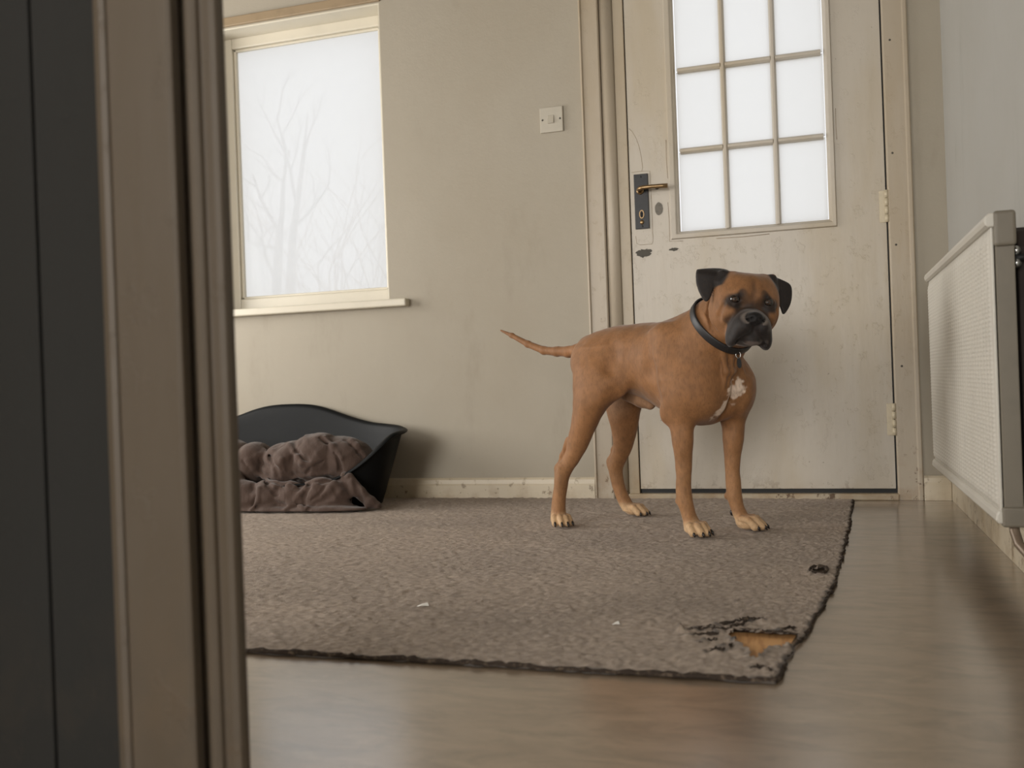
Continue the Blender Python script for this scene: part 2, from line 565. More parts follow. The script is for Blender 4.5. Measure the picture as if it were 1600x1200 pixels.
# furniture of the door
GUN = plain('tarnished_dark_metal', srgb(44, 44, 45), 0.45, 0.4, var=0.2, scale=60)
BRASS = plain('worn_brass', srgb(142, 118, 86), 0.34, 0.85, var=0.15, scale=80)
HOLE = plain('keyhole_dark', (0.004, 0.004, 0.004), 0.8, var=0.02)
pl = tag(MB().box(-0.598, -0.550, T0 - 0.006, T0, 0.917, 1.103).build('handle_plate', GUN, door, 0.0015), 'dark tarnished handle plate')
lv = MB()
lv.tube([(-0.577, T0 - 0.004, 1.046), (-0.577, T0 - 0.012, 1.046)], [0.0135, 0.0125], 20)
lv.tube([(-0.577, T0 - 0.010, 1.046), (-0.577, T0 - 0.030, 1.046), (-0.572, T0 - 0.042, 1.047), (-0.560, T0 - 0.047, 1.0485), (-0.53, T0 - 0.047, 1.049), (-0.498, T0 - 0.047, 1.048), (-0.478, T0 - 0.046, 1.047)],
        [0.0085, 0.008, 0.0075, 0.007, 0.0066, 0.0072, 0.0078], 12)
tag(lv.build('lever', BRASS, pl), 'worn brass lever')


def oval(cx, cz, rx, rz, n=24, jit=0.0, seed=0):
    r = random.Random(seed)
    return [(cx + rx * math.cos(2 * math.pi * k / n) * (1 + jit * (r.random() - .5)), cz + rz * math.sin(2 * math.pi * k / n) * (1 + jit * (r.random() - .5))) for k in range(n)]


esc = MB()
n = 24
o1, o2 = oval(-0.5745, 0.966, 0.0085, 0.0145), oval(-0.5745, 0.966, 0.0058, 0.0115)
v = [(a, T0 - 0.006, b) for a, b in o1] + [(a, T0 - 0.009, b) for a, b in o1] + [(a, T0 - 0.009, b) for a, b in o2] + [(a, T0 - 0.006, b) for a, b in o2]
esc.add(v, [(k + s * n, (k + 1) % n + s * n, (k + 1) % n + (s + 1) * n, k + (s + 1) * n) for s in range(3) for k in range(n)])
esc.build('keyhole_ring', BRASS, pl)
kh = [(-0.5745 + 0.0032 * math.cos(t), 0.970 + 0.0032 * math.sin(t)) for t in [math.radians(a) for a in range(-50, 231, 20)]] + [(-0.5775, 0.957), (-0.5715, 0.957)]
MB().prism(kh, T0 - 0.0075, T0 - 0.0058, 'xz').build('keyhole', HOLE, pl)
MB().ball((-0.5745, T0 - 0.006, 0.9395), (0.007, 0.005, 0.008)).build('keyhole_cover', BRASS, pl)
for zz in (1.093, 0.926):
    MB().ball((-0.574, T0 - 0.006, zz), (0.0035, 0.0015, 0.0035), 10, 6).build('screw', GUN, pl)
# bare patches where paint has come away
CHIP = plain('bare_grey_metal_patch', srgb(104, 98, 88), 0.6, 0.0, var=0.3, scale=90)
CHIP2 = plain('bare_dark_patch', srgb(72, 68, 60), 0.7, 0.0, var=0.3, scale=120)
MB().prism(oval(-0.517, 0.981, 0.0135, 0.0215, 28, 0.10, 2), T0 - 0.0012, T0 + 0.001, 'xz').build('bare_patch', CHIP, door)
MB().prism(oval(-0.5195, 1.053, 0.009, 0.006, 14, 0.5, 9), T0 - 0.001, T0 + 0.001, 'xz').build('bare_patch', CHIP2, door)
MB().prism(oval(-0.573, 0.838, 0.024, 0.0125, 22, 0.75, 5), T0 - 0.001, T0 + 0.001, 'xz').build('bare_patch', CHIP2, door)
MB().prism(oval(-0.580, 0.832, 0.014, 0.010, 18, 0.8, 15), T0 - 0.0012, T0 + 0.001, 'xz').build('bare_patch', CHIP2, door)
MB().prism(oval(-0.471, 0.8405, 0.0155, 0.0055, 18, 0.6, 7), T0 - 0.001, T0 + 0.001, 'xz').build('bare_patch', CHIP2, door)
CRACK = plain('old_paint_crack', srgb(138, 120, 96), 0.8, var=0.2, scale=90)


def crack(pts, r=0.0008):
    MB().tube([(x, T0 - 0.0002, z) for x, z in pts], r * 0.75, 5).build('paint_crack', CRACK, door)


crack([(-0.609, 1.262), (-0.598, 1.250), (-0.585, 1.225), (-0.576, 1.195), (-0.570, 1.16), (-0.567, 1.125), (-0.571, 1.112)])
crack([(-0.606, 1.112), (-0.575, 1.113), (-0.543, 1.111), (-0.5415, 1.04), (-0.540, 0.95), (-0.541, 0.872), (-0.545, 0.864), (-0.585, 0.864), (-0.596, 0.870), (-0.599, 0.895)])
crack([(-0.4845, 1.21), (-0.486, 1.15), (-0.4835, 1.08)], 0.0009)
crack([(-0.486, 1.0), (-0.4835, 0.93), (-0.485, 0.868), (-0.44, 0.866)], 0.0009)
crack([(-0.33, 0.8655), (-0.24, 0.864), (-0.16, 0.8665)], 0.0013)
crack([(0.058, 1.25), (0.057, 1.19), (0.0585, 1.15)], 0.0010)
CREAM = plain('painted_hinge', srgb(196, 184, 158), 0.4, var=0.12, scale=60)
for z0 in (0.204, 0.874, 1.62):
    hg = MB().box(0.178, 0.1985, T0 - 0.003, T0 + 0.001, z0, z0 + 0.1).build('hinge', CREAM, door, 0.001)
    for k in range(4):
        MB().tube([(0.199, T0 - 0.009, z0 + 0.0255 * k), (0.199, T0 - 0.009, z0 + 0.0255 * k + 0.0235)], 0.0062, 12).build('knuckle', CREAM, hg)

# frame round the door
tag(MB().prism([(-0.767, D), (-0.767, D - 0.016), (-0.763, D - 0.020), (-0.760, D - 0.020), (-0.757, D - 0.014), (-0.703, D - 0.014), (-0.699, D - 0.010), (-0.699, D)], 0, 2.12).build('trim_6', TRIM, None, 0.0015),
    'chipped cream architrave left of the back door', 'trim', kind='structure')
arc = [(-0.699 + 0.046 * t, D - 0.012 * math.sin(math.pi * t) ** 0.7) for t in [k / 12 for k in range(13)]]
tag(MB().prism([(-0.699, D + 0.06)] + arc + [(-0.653, D + 0.06)], 0.0, 2.05, 'xy', True).build('trim_7', TRIM), 'rounded cream jamb strip between architrave and back door', 'trim', kind='structure')
tag(MB().prism([(-0.652, D + 0.06), (-0.652, D + 0.002), (-0.616, D + 0.002), (-0.616, D + 0.06)], 0.0, 2.05).build('trim_8', TRIM_C, None, 0.002), 'narrow dirty door lining on the lock side', 'trim', kind='structure')
rt = MB().prism([(0.202, D + 0.06), (0.202, D - 0.006), (0.206, D - 0.010), (0.262, D - 0.010), (0.264, D - 0.014), (0.274, D - 0.014), (0.277, D - 0.010), (0.277, D)], 0, 2.12).build('trim_9', TRIM, None, 0.0015)
tag(rt, 'chipped cream architrave on the hinge side of the back door', 'trim', kind='structure')
for x, z in ((0.221, 1.087), (0.225, 1.44), (0.222, 0.80), (0.226, 0.42)):
    MB().ball((x, D - 0.010, z), (0.0035, 0.0012, 0.0035), 10, 6).build('nail_head', CHIP2, rt)
tag(MB().box(-0.70, 0.206, D + 0.0, D + 0.06, 2.004, 2.05).box(-0.767, 0.277, D - 0.016, D, 2.05, 2.12).build('trim_10', TRIM, None, 0.002), 'head of the back door frame', 'trim', kind='structure')
tag(MB().box(-0.652, 0.206, D - 0.016, D + 0.08, 0.0, 0.021).build('trim_11', TRIM_C, None, 0.004), 'worn cream threshold under the back door', 'trim', kind='structure')

# baseboards
pb = [(D, 0.0), (D - 0.016, 0.0), (D - 0.016, 0.050), (D - 0.013, 0.056), (D - 0.011, 0.070), (D - 0.004, 0.077), (D, 0.077)]
tag(MB().prism(pb, XL, -0.768, 'yz').build('baseboard_back', BASEB, None, 0.001), 'chipped cream baseboard along the window wall', 'baseboard', kind='structure')
tag(MB().prism([(a, b) for a, b in pb], 0.278, XR - 0.017, 'yz').build('baseboard_corner', BASEB, None, 0.001), 'short scuffed baseboard between back door and right corner', 'baseboard', kind='structure')
pr = [(XR - (D - a), b * 1.15) for a, b in pb]
tag(MB().prism([(2 * XR - XR - (D - a), b * 1.15) for a, b in pb], YP + 0.05, D - 0.0005, 'xz').build('baseboard_right', BASEB, None, 0.001), 'cream baseboard along the right wall under the radiator', 'baseboard', kind='structure')

# ------------------------------------------------------------------ outside
GROUND = plain('paled_ground', srgb(225, 222, 214), 0.9, var=0.03, scale=3)  # colour kept pale so the window film stays bright
tag(MB().box(-11, 4, D + 0.2, 16, -0.30, -0.20).build('ground', GROUND), 'unseen ground outside the window, paled to keep the panes bright', 'ground', kind='structure')

# ------------------------------------------------------------------ light switch
PLAST = plain('yellowed_plastic', srgb(178, 171, 156), 0.32, var=0.05, scale=25)
sw = tag(empty('light_switch', (-0.877, D, 1.278)), 'square cream light switch on the wall beside the door frame', 'light switch')
MB().box(-0.919, -0.836, D - 0.009, D, 1.278, 1.366).build('plate', PLAST, sw, 0.003, 3)
MB().add([(-0.890, D - 0.009, 1.308), (-0.868, D - 0.009, 1.308), (-0.868, D - 0.009, 1.337), (-0.890, D - 0.009, 1.337),
          (-0.890, D - 0.016, 1.309), (-0.868, D - 0.016, 1.309), (-0.868, D - 0.011, 1.336), (-0.890, D - 0.011, 1.336)],
         [(0, 3, 2, 1), (4, 5, 6, 7), (0, 1, 5, 4), (1, 2, 6, 5), (2, 3, 7, 6), (3, 0, 4, 7)]).build('rocker', PLAST, sw, 0.0012)
for x in (-0.909, -0.846):
    MB().tube([(x, D - 0.0088, 1.322), (x, D - 0.0102, 1.322)], [0.0036, 0.003], 12).build('screw', CHIP2, sw)

# ------------------------------------------------------------------ radiator
RADP = plain('radiator_enamel', srgb(204, 200, 190), 0.36, var=0.06, scale=8)
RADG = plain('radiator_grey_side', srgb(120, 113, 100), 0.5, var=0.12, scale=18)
GAPSHADE = plain('painted_gap_shade', srgb(44, 34, 28), 0.75, var=0.3, scale=14)  # dark colour for the shade behind the radiator
PIPE = plain('painted_copper_pipe', srgb(120, 104, 88), 0.4, 0.3, var=0.2, scale=30)
CHROME = plain('dull_chrome', srgb(190, 190, 188), 0.25, 1.0, var=0.05)
rad = tag(empty('radiator', (0.30, 2.41, 0.13)), 'cream ribbed panel radiator on the right wall', 'radiator')
RY0, RY1, RZ0, RZ1, RX = 1.880, 2.950, 0.155, 0.656, 0.282
ny, nz = 30 * 8 + 1, 420
yy = np.linspace(RY0, RY1, ny)
zz = np.linspace(RZ0, RZ1, nz)
Yg, Zg = np.meshgrid(yy, zz, indexing='ij')
ph = (Yg - RY0) / (RY1 - RY0) * 30 * 2 * np.pi
edge = sstep(0, 0.02, Yg - RY0) * sstep(0, 0.02, RY1 - Yg) * sstep(0, 0.018, Zg - RZ0) * sstep(0, 0.03, RZ1 - Zg)
rib = (0.5 - 0.5 * np.cos(ph))
bead = 0.5 - 0.5 * np.cos(2 * np.pi * (Zg - RZ0) / 0.0085)
Xg = RX - edge * (0.0052 * rib ** 0.8 + 0.0010 * bead * rib)
V = np.stack([Xg, Yg, Zg], -1).reshape(-1, 3)
idx = np.arange(ny * nz).reshape(ny, nz)
Fq = np.stack([idx[:-1, :-1], idx[:-1, 1:], idx[1:, 1:], idx[1:, :-1]], -1).reshape(-1, 4)
# back of the sheet so that it is solid
V2 = V.copy(); V2[:, 0] = RX + 0.004
n0 = len(V)
ring = np.concatenate([idx[:, 0], idx[-1, 1:], idx[::-1, -1][1:], idx[0, ::-1][1:-1]])
r2 = np.roll(ring, -1)
side = np.stack([ring, r2, r2 + n0, ring + n0], -1)
Fq = np.concatenate([Fq, Fq[:, ::-1] + n0, side])
finish('ribbed_panel', np_mesh('ribbed_panel', np.concatenate([V, V2]), Fq), RADP, rad)
top = MB().prism([(RX + 0.038, 0.652), (RX - 0.004, 0.652), (RX - 0.009, 0.656), (RX - 0.011, 0.664), (RX - 0.009, 0.672), (RX - 0.002, 0.677), (RX + 0.038, 0.678)], RY0 - 0.006, RY1 + 0.012, 'xz')
top.build('top_rail', RADP, rad, 0.003, 3)
MB().prism([(RX + 0.036, 0.132), (RX - 0.004, 0.134), (RX - 0.008, 0.140), (RX - 0.007, 0.150), (RX - 0.003, 0.157), (RX + 0.036, 0.157)], RY0 - 0.004, RY1 + 0.006, 'xz').build('bottom_rail', RADP, rad, 0.003, 3)
for ya, yb in ((RY0 - 0.002, RY0 + 0.010), (RY1 - 0.008, RY1 + 0.004)):
    MB().box(RX + 0.006, RX + 0.037, ya, yb, 0.157, 0.652).build('end_panel', RADG, rad, 0.002)
MB().box(RX + 0.004, RX + 0.040, RY0 - 0.010, RY0 + 0.018, 0.618, 0.680).build('end_cap', RADG, rad, 0.006, 3)
MB().box(RX + 0.002, RX + 0.040, RY0 - 0.008, RY0 + 0.014, 0.128, 0.163).build('end_cap', RADG, rad, 0.004, 3)
MB().prism([(1.93, 0.158), (2.94, 0.158), (2.94, 0.660), (1.97, 0.660), (1.945, 0.650), (1.93, 0.62)], RX + 0.050, RX + 0.080, 'yz').build('gap_shade_plate', GAPSHADE, rad, 0.003)  # added dark sheet standing in for the shaded gap at the wall
for z in (0.612, 0.590):
    MB().ball((RX + 0.044, RY0 + 0.030, z), (0.009, 0.012, 0.009), 12, 8).build('valve_knob', CHROME, rad)
MB().tube([(RX + 0.036, RY0 + 0.032, 0.60), (RX + 0.07, RY0 + 0.032, 0.60)], 0.006, 10).build('bleed_spindle', BLACK, rad)
for yb in (2.15, 2.72):
    MB().box(RX + 0.036, XR + 0.002, yb - 0.012, yb + 0.012, 0.50, 0.53).build('wall_bracket', RADG, rad)
    MB().box(RX + 0.036, XR + 0.002, yb - 0.012, yb + 0.012, 0.20, 0.23).build('wall_bracket', RADG, rad)
pp = [(RX + 0.022, 1.888, 0.135), (RX + 0.022, 1.884, 0.120), (RX + 0.026, 1.872, 0.100), (RX + 0.036, 1.850, 0.086), (RX + 0.048, 1.820, 0.078), (RX + 0.058, 1.77, 0.074), (RX + 0.062, 1.68, 0.072), (RX + 0.062, 1.2, 0.072)]
MB().tube(pp, 0.0085, 14).build('feed_pipe', PIPE, rad)

# ------------------------------------------------------------------ rug
xr_y = np.array([1.20, 1.335, 1.37, 1.45, 1.536, 1.62, 1.70, 1.80, 1.905, 2.00, 2.10, 2.25, 2.44, 2.70, 2.95, 3.262])
xr_x = np.array([-0.08, -0.076, -0.072, -0.062, -0.050, -0.036, -0.028, -0.014, -0.004, 0.004, 0.012, 0.022, 0.031, 0.046, 0.057, 0.070])
RYF, RYB, RXL = 1.325, 3.2605, -2.55
HOLE1 = np.array([[-0.154, 1.528], [-0.148, 1.566], [-0.127, 1.556], [-0.106, 1.552], [-0.054, 1.552], [-0.058, 1.500], [-0.070, 1.496], [-0.077, 1.479], [-0.094, 1.483], [-0.101, 1.464], [-0.106, 1.416], [-0.112, 1.419], [-0.121, 1.462], [-0.139, 1.488]])
TEARS = np.array([[-0.238, 1.55], [-0.207, 1.566], [-0.183, 1.587], [-0.153, 1.62], [-0.133, 1.641], [-0.111, 1.644], [-0.22, 1.522], [-0.192, 1.487], [-0.178, 1.54], [-0.177, 1.438], [-0.159, 1.455], [-0.142, 1.50], [-0.104, 1.37], [-0.085, 1.368], [-0.086, 1.570], [-0.061, 1.592]])


def poly_sd(P, poly):
    """signed distance of 2D points to a polygon"""
    d = np.full(len(P), 1e9)
    s = np.zeros(len(P), bool)
    n = len(poly)
    for i in range(n):
        a, b = poly[i], poly[(i + 1) % n]
        e = b - a
        w_ = P - a
        t = np.clip((w_ @ e) / (e @ e), 0, 1)
        q = w_ - t[:, None] * e
        d = np.minimum(d, (q ** 2).sum(1))
        c = ((a[1] > P[:, 1]) != (b[1] > P[:, 1])) & (P[:, 0] < (b[0] - a[0]) * (P[:, 1] - a[1]) / (b[1] - a[1] + 1e-12) + a[0])
        s ^= c
    d = np.sqrt(d)
    return np.where(s, -d, d)


# columns crowd towards the torn right edge, rows are even
nt_, ns_ = 460, 560
t = np.linspace(0, 1, nt_)
Ys = RYF + (RYB - RYF) * t
s_ = np.linspace(0, 1, ns_)
s_ = 1 - (1 - s_) ** 1.25
P1 = np.zeros((nt_, 3)); P1[:, 1] = Ys * 30
xr_ = np.interp(Ys, xr_y, xr_x) + 0.0022 * vnoise(P1) + 0.0022 * vnoise(P1 * 3.1 + 7)
Yg, Sg = np.meshgrid(Ys, s_, indexing='ij')
Xg = RXL + (xr_[:, None] - RXL) * Sg
P2 = np.stack([Xg.ravel() * 22, np.zeros(Xg.size), np.zeros(Xg.size)], -1)
Yg = Yg + (0.004 * vnoise(P2) + 0.003 * vnoise(P2 * 3.3 + 3)).reshape(Yg.shape) * (1 - sstep(0, 0.03, Yg - RYF))
xy = np.stack([Xg.ravel(), Yg.ravel()], -1)
p3 = lambda k, o=0.0: np.stack([xy[:, 0] * k + o, xy[:, 1] * k * 1.6 + o, np.zeros(len(xy)) + o], -1)
near = (np.abs(xy[:, 0] + 0.12) < 0.25) & (xy[:, 1] < 1.8)
h1 = np.full(len(xy), 1.0)
h1[near] = poly_sd(xy[near] + 0.004 * np.stack([vnoise(p3(90)[near]), vnoise(p3(90, 20)[near])], -1), HOLE1)
h2 = np.hypot((xy[:, 0] + 0.028) / 0.0155, (xy[:, 1] - 2.072) / 0.034) - 1
h2 = (h2 + 0.35 * vnoise(p3(60, 5))) * 0.02
td = np.full(len(xy), 1.0)
for q in TEARS:
    dd = np.hypot((xy[:, 0] - q[0] - 0.3 * (xy[:, 1] - q[1])) * 1.0, (xy[:, 1] - q[1]) * 2.2)
    td = np.minimum(td, dd)
pile = 0.0013 * vnoise(p3(70)) + 0.0017 * vnoise(p3(150, 9)) + 0.0012 * vnoise(p3(320, 2))
z = 0.0060 + pile + 0.002 * vnoise(p3(3, 1))
fray = np.maximum(np.exp(-(np.maximum(h1, 0) / 0.012) ** 2), np.exp(-(np.maximum(h2, 0) / 0.008) ** 2) * 0.9)
tear = np.exp(-(td / 0.016) ** 2)
z = z + fray * (0.003 + 0.003 * vnoise(p3(110, 4))) + tear * (0.004 + 0.011 * vnoise(p3(85, 12)))
bd = np.minimum(xr_[:, None] - Xg, Yg - RYF).ravel()
z = np.maximum(z * sstep(-0.002, 0.008, bd) ** 0.5, 0.0012)
keep = (h1 > 0) & (h2 > -0.004)
idx = np.arange(nt_ * ns_).reshape(nt_, ns_)
Fq = np.stack([idx[:-1, :-1], idx[:-1, 1:], idx[1:, 1:], idx[1:, :-1]], -1).reshape(-1, 4)
Fq = Fq[keep[Fq].all(1)]
use = np.zeros(len(xy), bool); use[Fq.ravel()] = True
remap = np.cumsum(use) - 1
V = np.column_stack([xy, z])[use]
Fq = remap[Fq]
c1, c2, c3 = np.array(srgb(176, 157, 139)), np.array(srgb(158, 140, 123)), np.array(srgb(192, 174, 156))
nn = (0.5 + 0.5 * vnoise(p3(130, 31)))[:, None]
n2 = (0.5 + 0.5 * vnoise(p3(4, 17)))[:, None]
colr = c2 + (c1 - c2) * sstep(0.2, 0.7, nn) + (c3 - c1) * sstep(0.6, 1.0, nn) * 0.8
colr = colr * (0.80 + 0.20 * n2)
dk = np.clip(fray * 0.6 * (0.6 + 0.6 * vnoise(p3(120, 8))) + sstep(0.45, 0.9, tear * (1 + 0.6 * vnoise(p3(100, 3)))) * 0.85, 0, 1)
dk = np.maximum(dk, 0.9 * (1 - sstep(0.0, 0.011, bd + 0.004 * vnoise(p3(60, 6)))))
colr = colr * (1 - dk[:, None]) + np.array(srgb(58, 50, 44)) * dk[:, None]
RUGM = Mat('brown_wool_pile', 0.95, 0.1).attr('wool')
RUGM.mix(srgb(200, 184, 167), RUGM.ramp(RUGM.noise(240, (1, 1.8, 1), 3, 0.7, 1.5), 0.58, 0.72), 0.55)
RUGM.mix(srgb(98, 83, 71), RUGM.ramp(RUGM.noise(190, (1, 2.0, 1), 3, 0.7, 1.2), 0.60, 0.74), 0.55)
RUGM.bump(RUGM.noise(260, (1, 1.6, 1), 4, 0.7, 1.5), 0.004, 0.9)
RUGM = RUGM.done(Sheen_Weight=0.25, Sheen_Roughness=0.6)
rug = tag(empty('rug', (-1.2, 2.3, 0.0)), 'large brown wool rug with a frayed right edge and torn corner', 'rug')
me = np_mesh('wool_field', V, Fq)
set_col(me, 'wool', colr[use])
finish('wool_field', me, RUGM, rug)
FRAYM = Mat('dark_frayed_backing', 0.95, 0.1).base(srgb(58, 50, 44))
FRAYM.mix(srgb(112, 98, 84), FRAYM.ramp(FRAYM.noise(120, detail=4), 0.5, 0.7), 0.7)
FRAYM.bump(FRAYM.noise(180, detail=4), 0.003, 0.8)
FRAYM = FRAYM.done()
# bound edges: a lumpy roll along the right and front side
pts, rr = [], []
for y in np.arange(1.335, 3.255, 0.006):
    x = float(np.interp(y, Ys, xr_))
    j = float(vnoise(np.array([[y * 45, 2, 3]]))[0]); j2 = float(vnoise(np.array([[y * 110, 5, 3]]))[0])
    pts.append((x - 0.001 + 0.0022 * j, y, 0.0040 + 0.0010 * j2)); rr.append(0.0023 + 0.0009 * j + 0.0006 * j2)
MB().tube(pts, rr, 7).build('frayed_edge', FRAYM, rug)
pts, rr = [], []
for x in np.arange(-2.5, -0.072, 0.006):
    j = float(vnoise(np.array([[x * 45 + 300, 2, 3]]))[0]); j2 = float(vnoise(np.array([[x * 110 + 300, 5, 3]]))[0])
    pts.append((x, RYF + 0.003 + 0.003 * j, 0.0045 + 0.001 * j2)); rr.append(0.0042 + 0.0012 * j + 0.0012 * j2)
MB().tube(pts, rr, 7).build('frayed_edge', FRAYM, rug)
# torn strands and gashes round the holes
GASH = [[(-0.238, 1.55), (-0.207, 1.566), (-0.183, 1.587), (-0.153, 1.62), (-0.133, 1.641), (-0.111, 1.644)], [(-0.225, 1.518), (-0.200, 1.535), (-0.178, 1.54), (-0.160, 1.552)], [(-0.177, 1.438), (-0.159, 1.455), (-0.142, 1.478)],
        [(-0.196, 1.482), (-0.184, 1.490), (-0.172, 1.502)], [(-0.112, 1.366), (-0.100, 1.374), (-0.085, 1.364)], [(-0.150, 1.572), (-0.125, 1.562), (-0.105, 1.560), (-0.080, 1.561), (-0.058, 1.558)], [(-0.086, 1.572), (-0.070, 1.590), (-0.058, 1.592)],
        [(-0.160, 1.590), (-0.145, 1.600), (-0.136, 1.625)], [(-0.185, 1.560), (-0.165, 1.566), (-0.150, 1.580)]]
for gi, gp in enumerate(GASH):
    r = random.Random(gi)
    m_ = MB()
    for rep_ in range(3):
        pts, rr = [], []
        n_ = 6 * (len(gp) - 1)
        oy = r.uniform(-0.005, 0.005)
        for k in range(n_ + 1):
            u_ = k / n_ * (len(gp) - 1); i_ = min(int(u_), len(gp) - 2); f_ = u_ - i_
            x = gp[i_][0] * (1 - f_) + gp[i_ + 1][0] * f_; y = gp[i_][1] * (1 - f_) + gp[i_ + 1][1] * f_
            pts.append((x + r.uniform(-1, 1) * 0.0018, y + oy + r.uniform(-1, 1) * 0.003, 0.0075 + r.uniform(0, 1) * 0.0035))
            rr.append(0.0004 + 0.0026 * r.random() * math.sin(math.pi * (k + 0.3) / (n_ + 0.6)))
        m_.tube(pts, rr, 6)
    m_.build('torn_strand', FRAYM, rug)
m_ = MB()
for rep_ in range(3):
    r = random.Random(60 + rep_)
    pts = [(-0.028 + (0.0165 + 0.0022 * r.random()) * math.cos(a), 2.072 + (0.034 + 0.005 * r.random()) * math.sin(a), 0.007 + 0.005 * r.random()) for a in np.linspace(0, 2 * math.pi, 22)]
    m_.tube(pts, [0.001 + 0.0022 * r.random() for _ in pts], 6)
m_.build('torn_strand', FRAYM, rug)
# bare board showing through the tear
BOARD = Mat('bare_orange_board', 0.6, 0.4).base(srgb(196, 150, 100))
BOARD.mix(srgb(150, 104, 62), BOARD.ramp(BOARD.noise(20, (6, 0.8, 1), 5), 0.45, 0.65), 0.6)
BOARD = BOARD.done()
fl_ = bpy.data.objects['floor']
MB().prism([(-0.165, 1.40), (-0.098, 1.40), (-0.070, 1.485), (-0.058, 1.58), (-0.165, 1.58)], 0.0002, 0.0012).build('bare_board', BOARD, fl_)

# paper scraps on the rug
PAPER = plain('white_paper', srgb(236, 234, 228), 0.8, var=0.03)
for (x, y, s, lab) in ((-0.715, 1.640, 0.011, 'small white paper scrap on the rug in line with the dog bed'), (-0.341, 1.565, 0.006, 'tiny white paper scrap on the rug below the dog')):
    m_ = MB()
    o_ = [(x - s, y - s * .4, 0.0095), (x - s * .2, y - s * .8, 0.012), (x + s, y - s * .1, 0.0105), (x + s * .5, y + s * .6, 0.0145), (x - s * .5, y + s * .7, 0.0115)]
    c_ = (x, y, 0.0135)
    v = o_ + [c_] + [(a, b, c - 0.0008) for a, b, c in o_]
    m_.add(v, [(i, (i + 1) % 5, 5) for i in range(5)] + [(6 + (i + 1) % 5, 6 + i, i, (i + 1) % 5) for i in range(5)] + [tuple(range(10, 5, -1))])
    tag(m_.build('paper_scrap', PAPER), lab, 'paper scrap', 'paper scraps on the rug')

# ------------------------------------------------------------------ dog bed: moulded plastic tub, high at the back, cut low in front
GZ = 0.0125
BEDM = Mat('black_moulded_plastic', 0.5, 0.16).base(srgb(10, 12, 13))
BEDM.mix(srgb(18, 20, 22), BEDM.ramp(BEDM.noise(40, detail=4), 0.5, 0.8), 0.4)
BEDM.bump(BEDM.noise(300, detail=2), 0.0008, 0.4)
BEDM = BEDM.done()
bed = tag(empty('dog_bed', (-1.94, 3.045, GZ)), 'black plastic dog bed with high curved back against the wall under the window', 'dog bed')
BC = (-1.940, 3.045)
nA = 200


def bed_shape(a):
    """rim height by angle; a = 0 points right, pi/2 to the wall"""
    sn, cs = math.sin(a), abs(math.cos(a))
    if sn >= 0:
        dx = 0.545 * cs ** 0.8
        return float(np.interp(dx, [0, 0.08, 0.14, 0.22, 0.28, 0.345, 0.41, 0.49, 0.545], [0.349, 0.346, 0.333, 0.305, 0.288, 0.273, 0.267, 0.261, 0.248]))
    return float(np.interp(-sn, [0, 0.2, 0.35, 0.5, 0.65, 0.8, 1.0], [0.250, 0.240, 0.205, 0.160, 0.118, 0.09, 0.08]))


hs = np.array([bed_shape(2 * math.pi * k / nA) for k in range(nA)])
for _ in range(6): hs = 0.25 * np.roll(hs, 1) + 0.5 * hs + 0.25 * np.roll(hs, -1)


def bed_ring(tz, off):
    """tz 0..1 up the wall; off = wall offset outward"""
    out = []
    for k in range(nA):
        a = 2 * math.pi * k / nA
        h = hs[k] * tz
        fl_a = 0.462 + 0.33 * h + off
        fl_b = 0.150 + 0.16 * h + off
        e = 2 / 2.5
        ca, sa = math.cos(a), math.sin(a)
        out.append((BC[0] + fl_a * math.copysign(abs(ca) ** e, ca), BC[1] + fl_b * math.copysign(abs(sa) ** e, sa), GZ + h))
    return out


m_ = MB()
rings = [bed_ring(tz, 0.0) for tz in np.linspace(0.0, 0.94, 12)]
rings += [[(x, y, z) for x, y, z in bed_ring(0.955, 0.010)], bed_ring(0.975, 0.017), bed_ring(0.993, 0.017), [(x, y, z + 0.003) for x, y, z in bed_ring(1.0, 0.006)], [(x, y, z + 0.001) for x, y, z in bed_ring(1.0, -0.003)]]
rings += [[(x, y, max(z, GZ + 0.004)) for x, y, z in bed_ring(tz, -0.006)] for tz in np.linspace(0.96, 0.0, 12)]
v = [p for r_ in rings for p in r_]
nR = len(rings)
fs = [(i * nA + k, i * nA + (k + 1) % nA, (i + 1) * nA + (k + 1) % nA, (i + 1) * nA + k) for i in range(nR - 1) for k in range(nA)]
fs += [tuple(range(nA))[::-1], tuple(range((nR - 1) * nA, nR * nA))]
m_.add(v, fs, True)
tub = m_.build('tub', BEDM, bed)

# ------------------------------------------------------------------ implicit modelling: smooth unions of shapes turned into one mesh


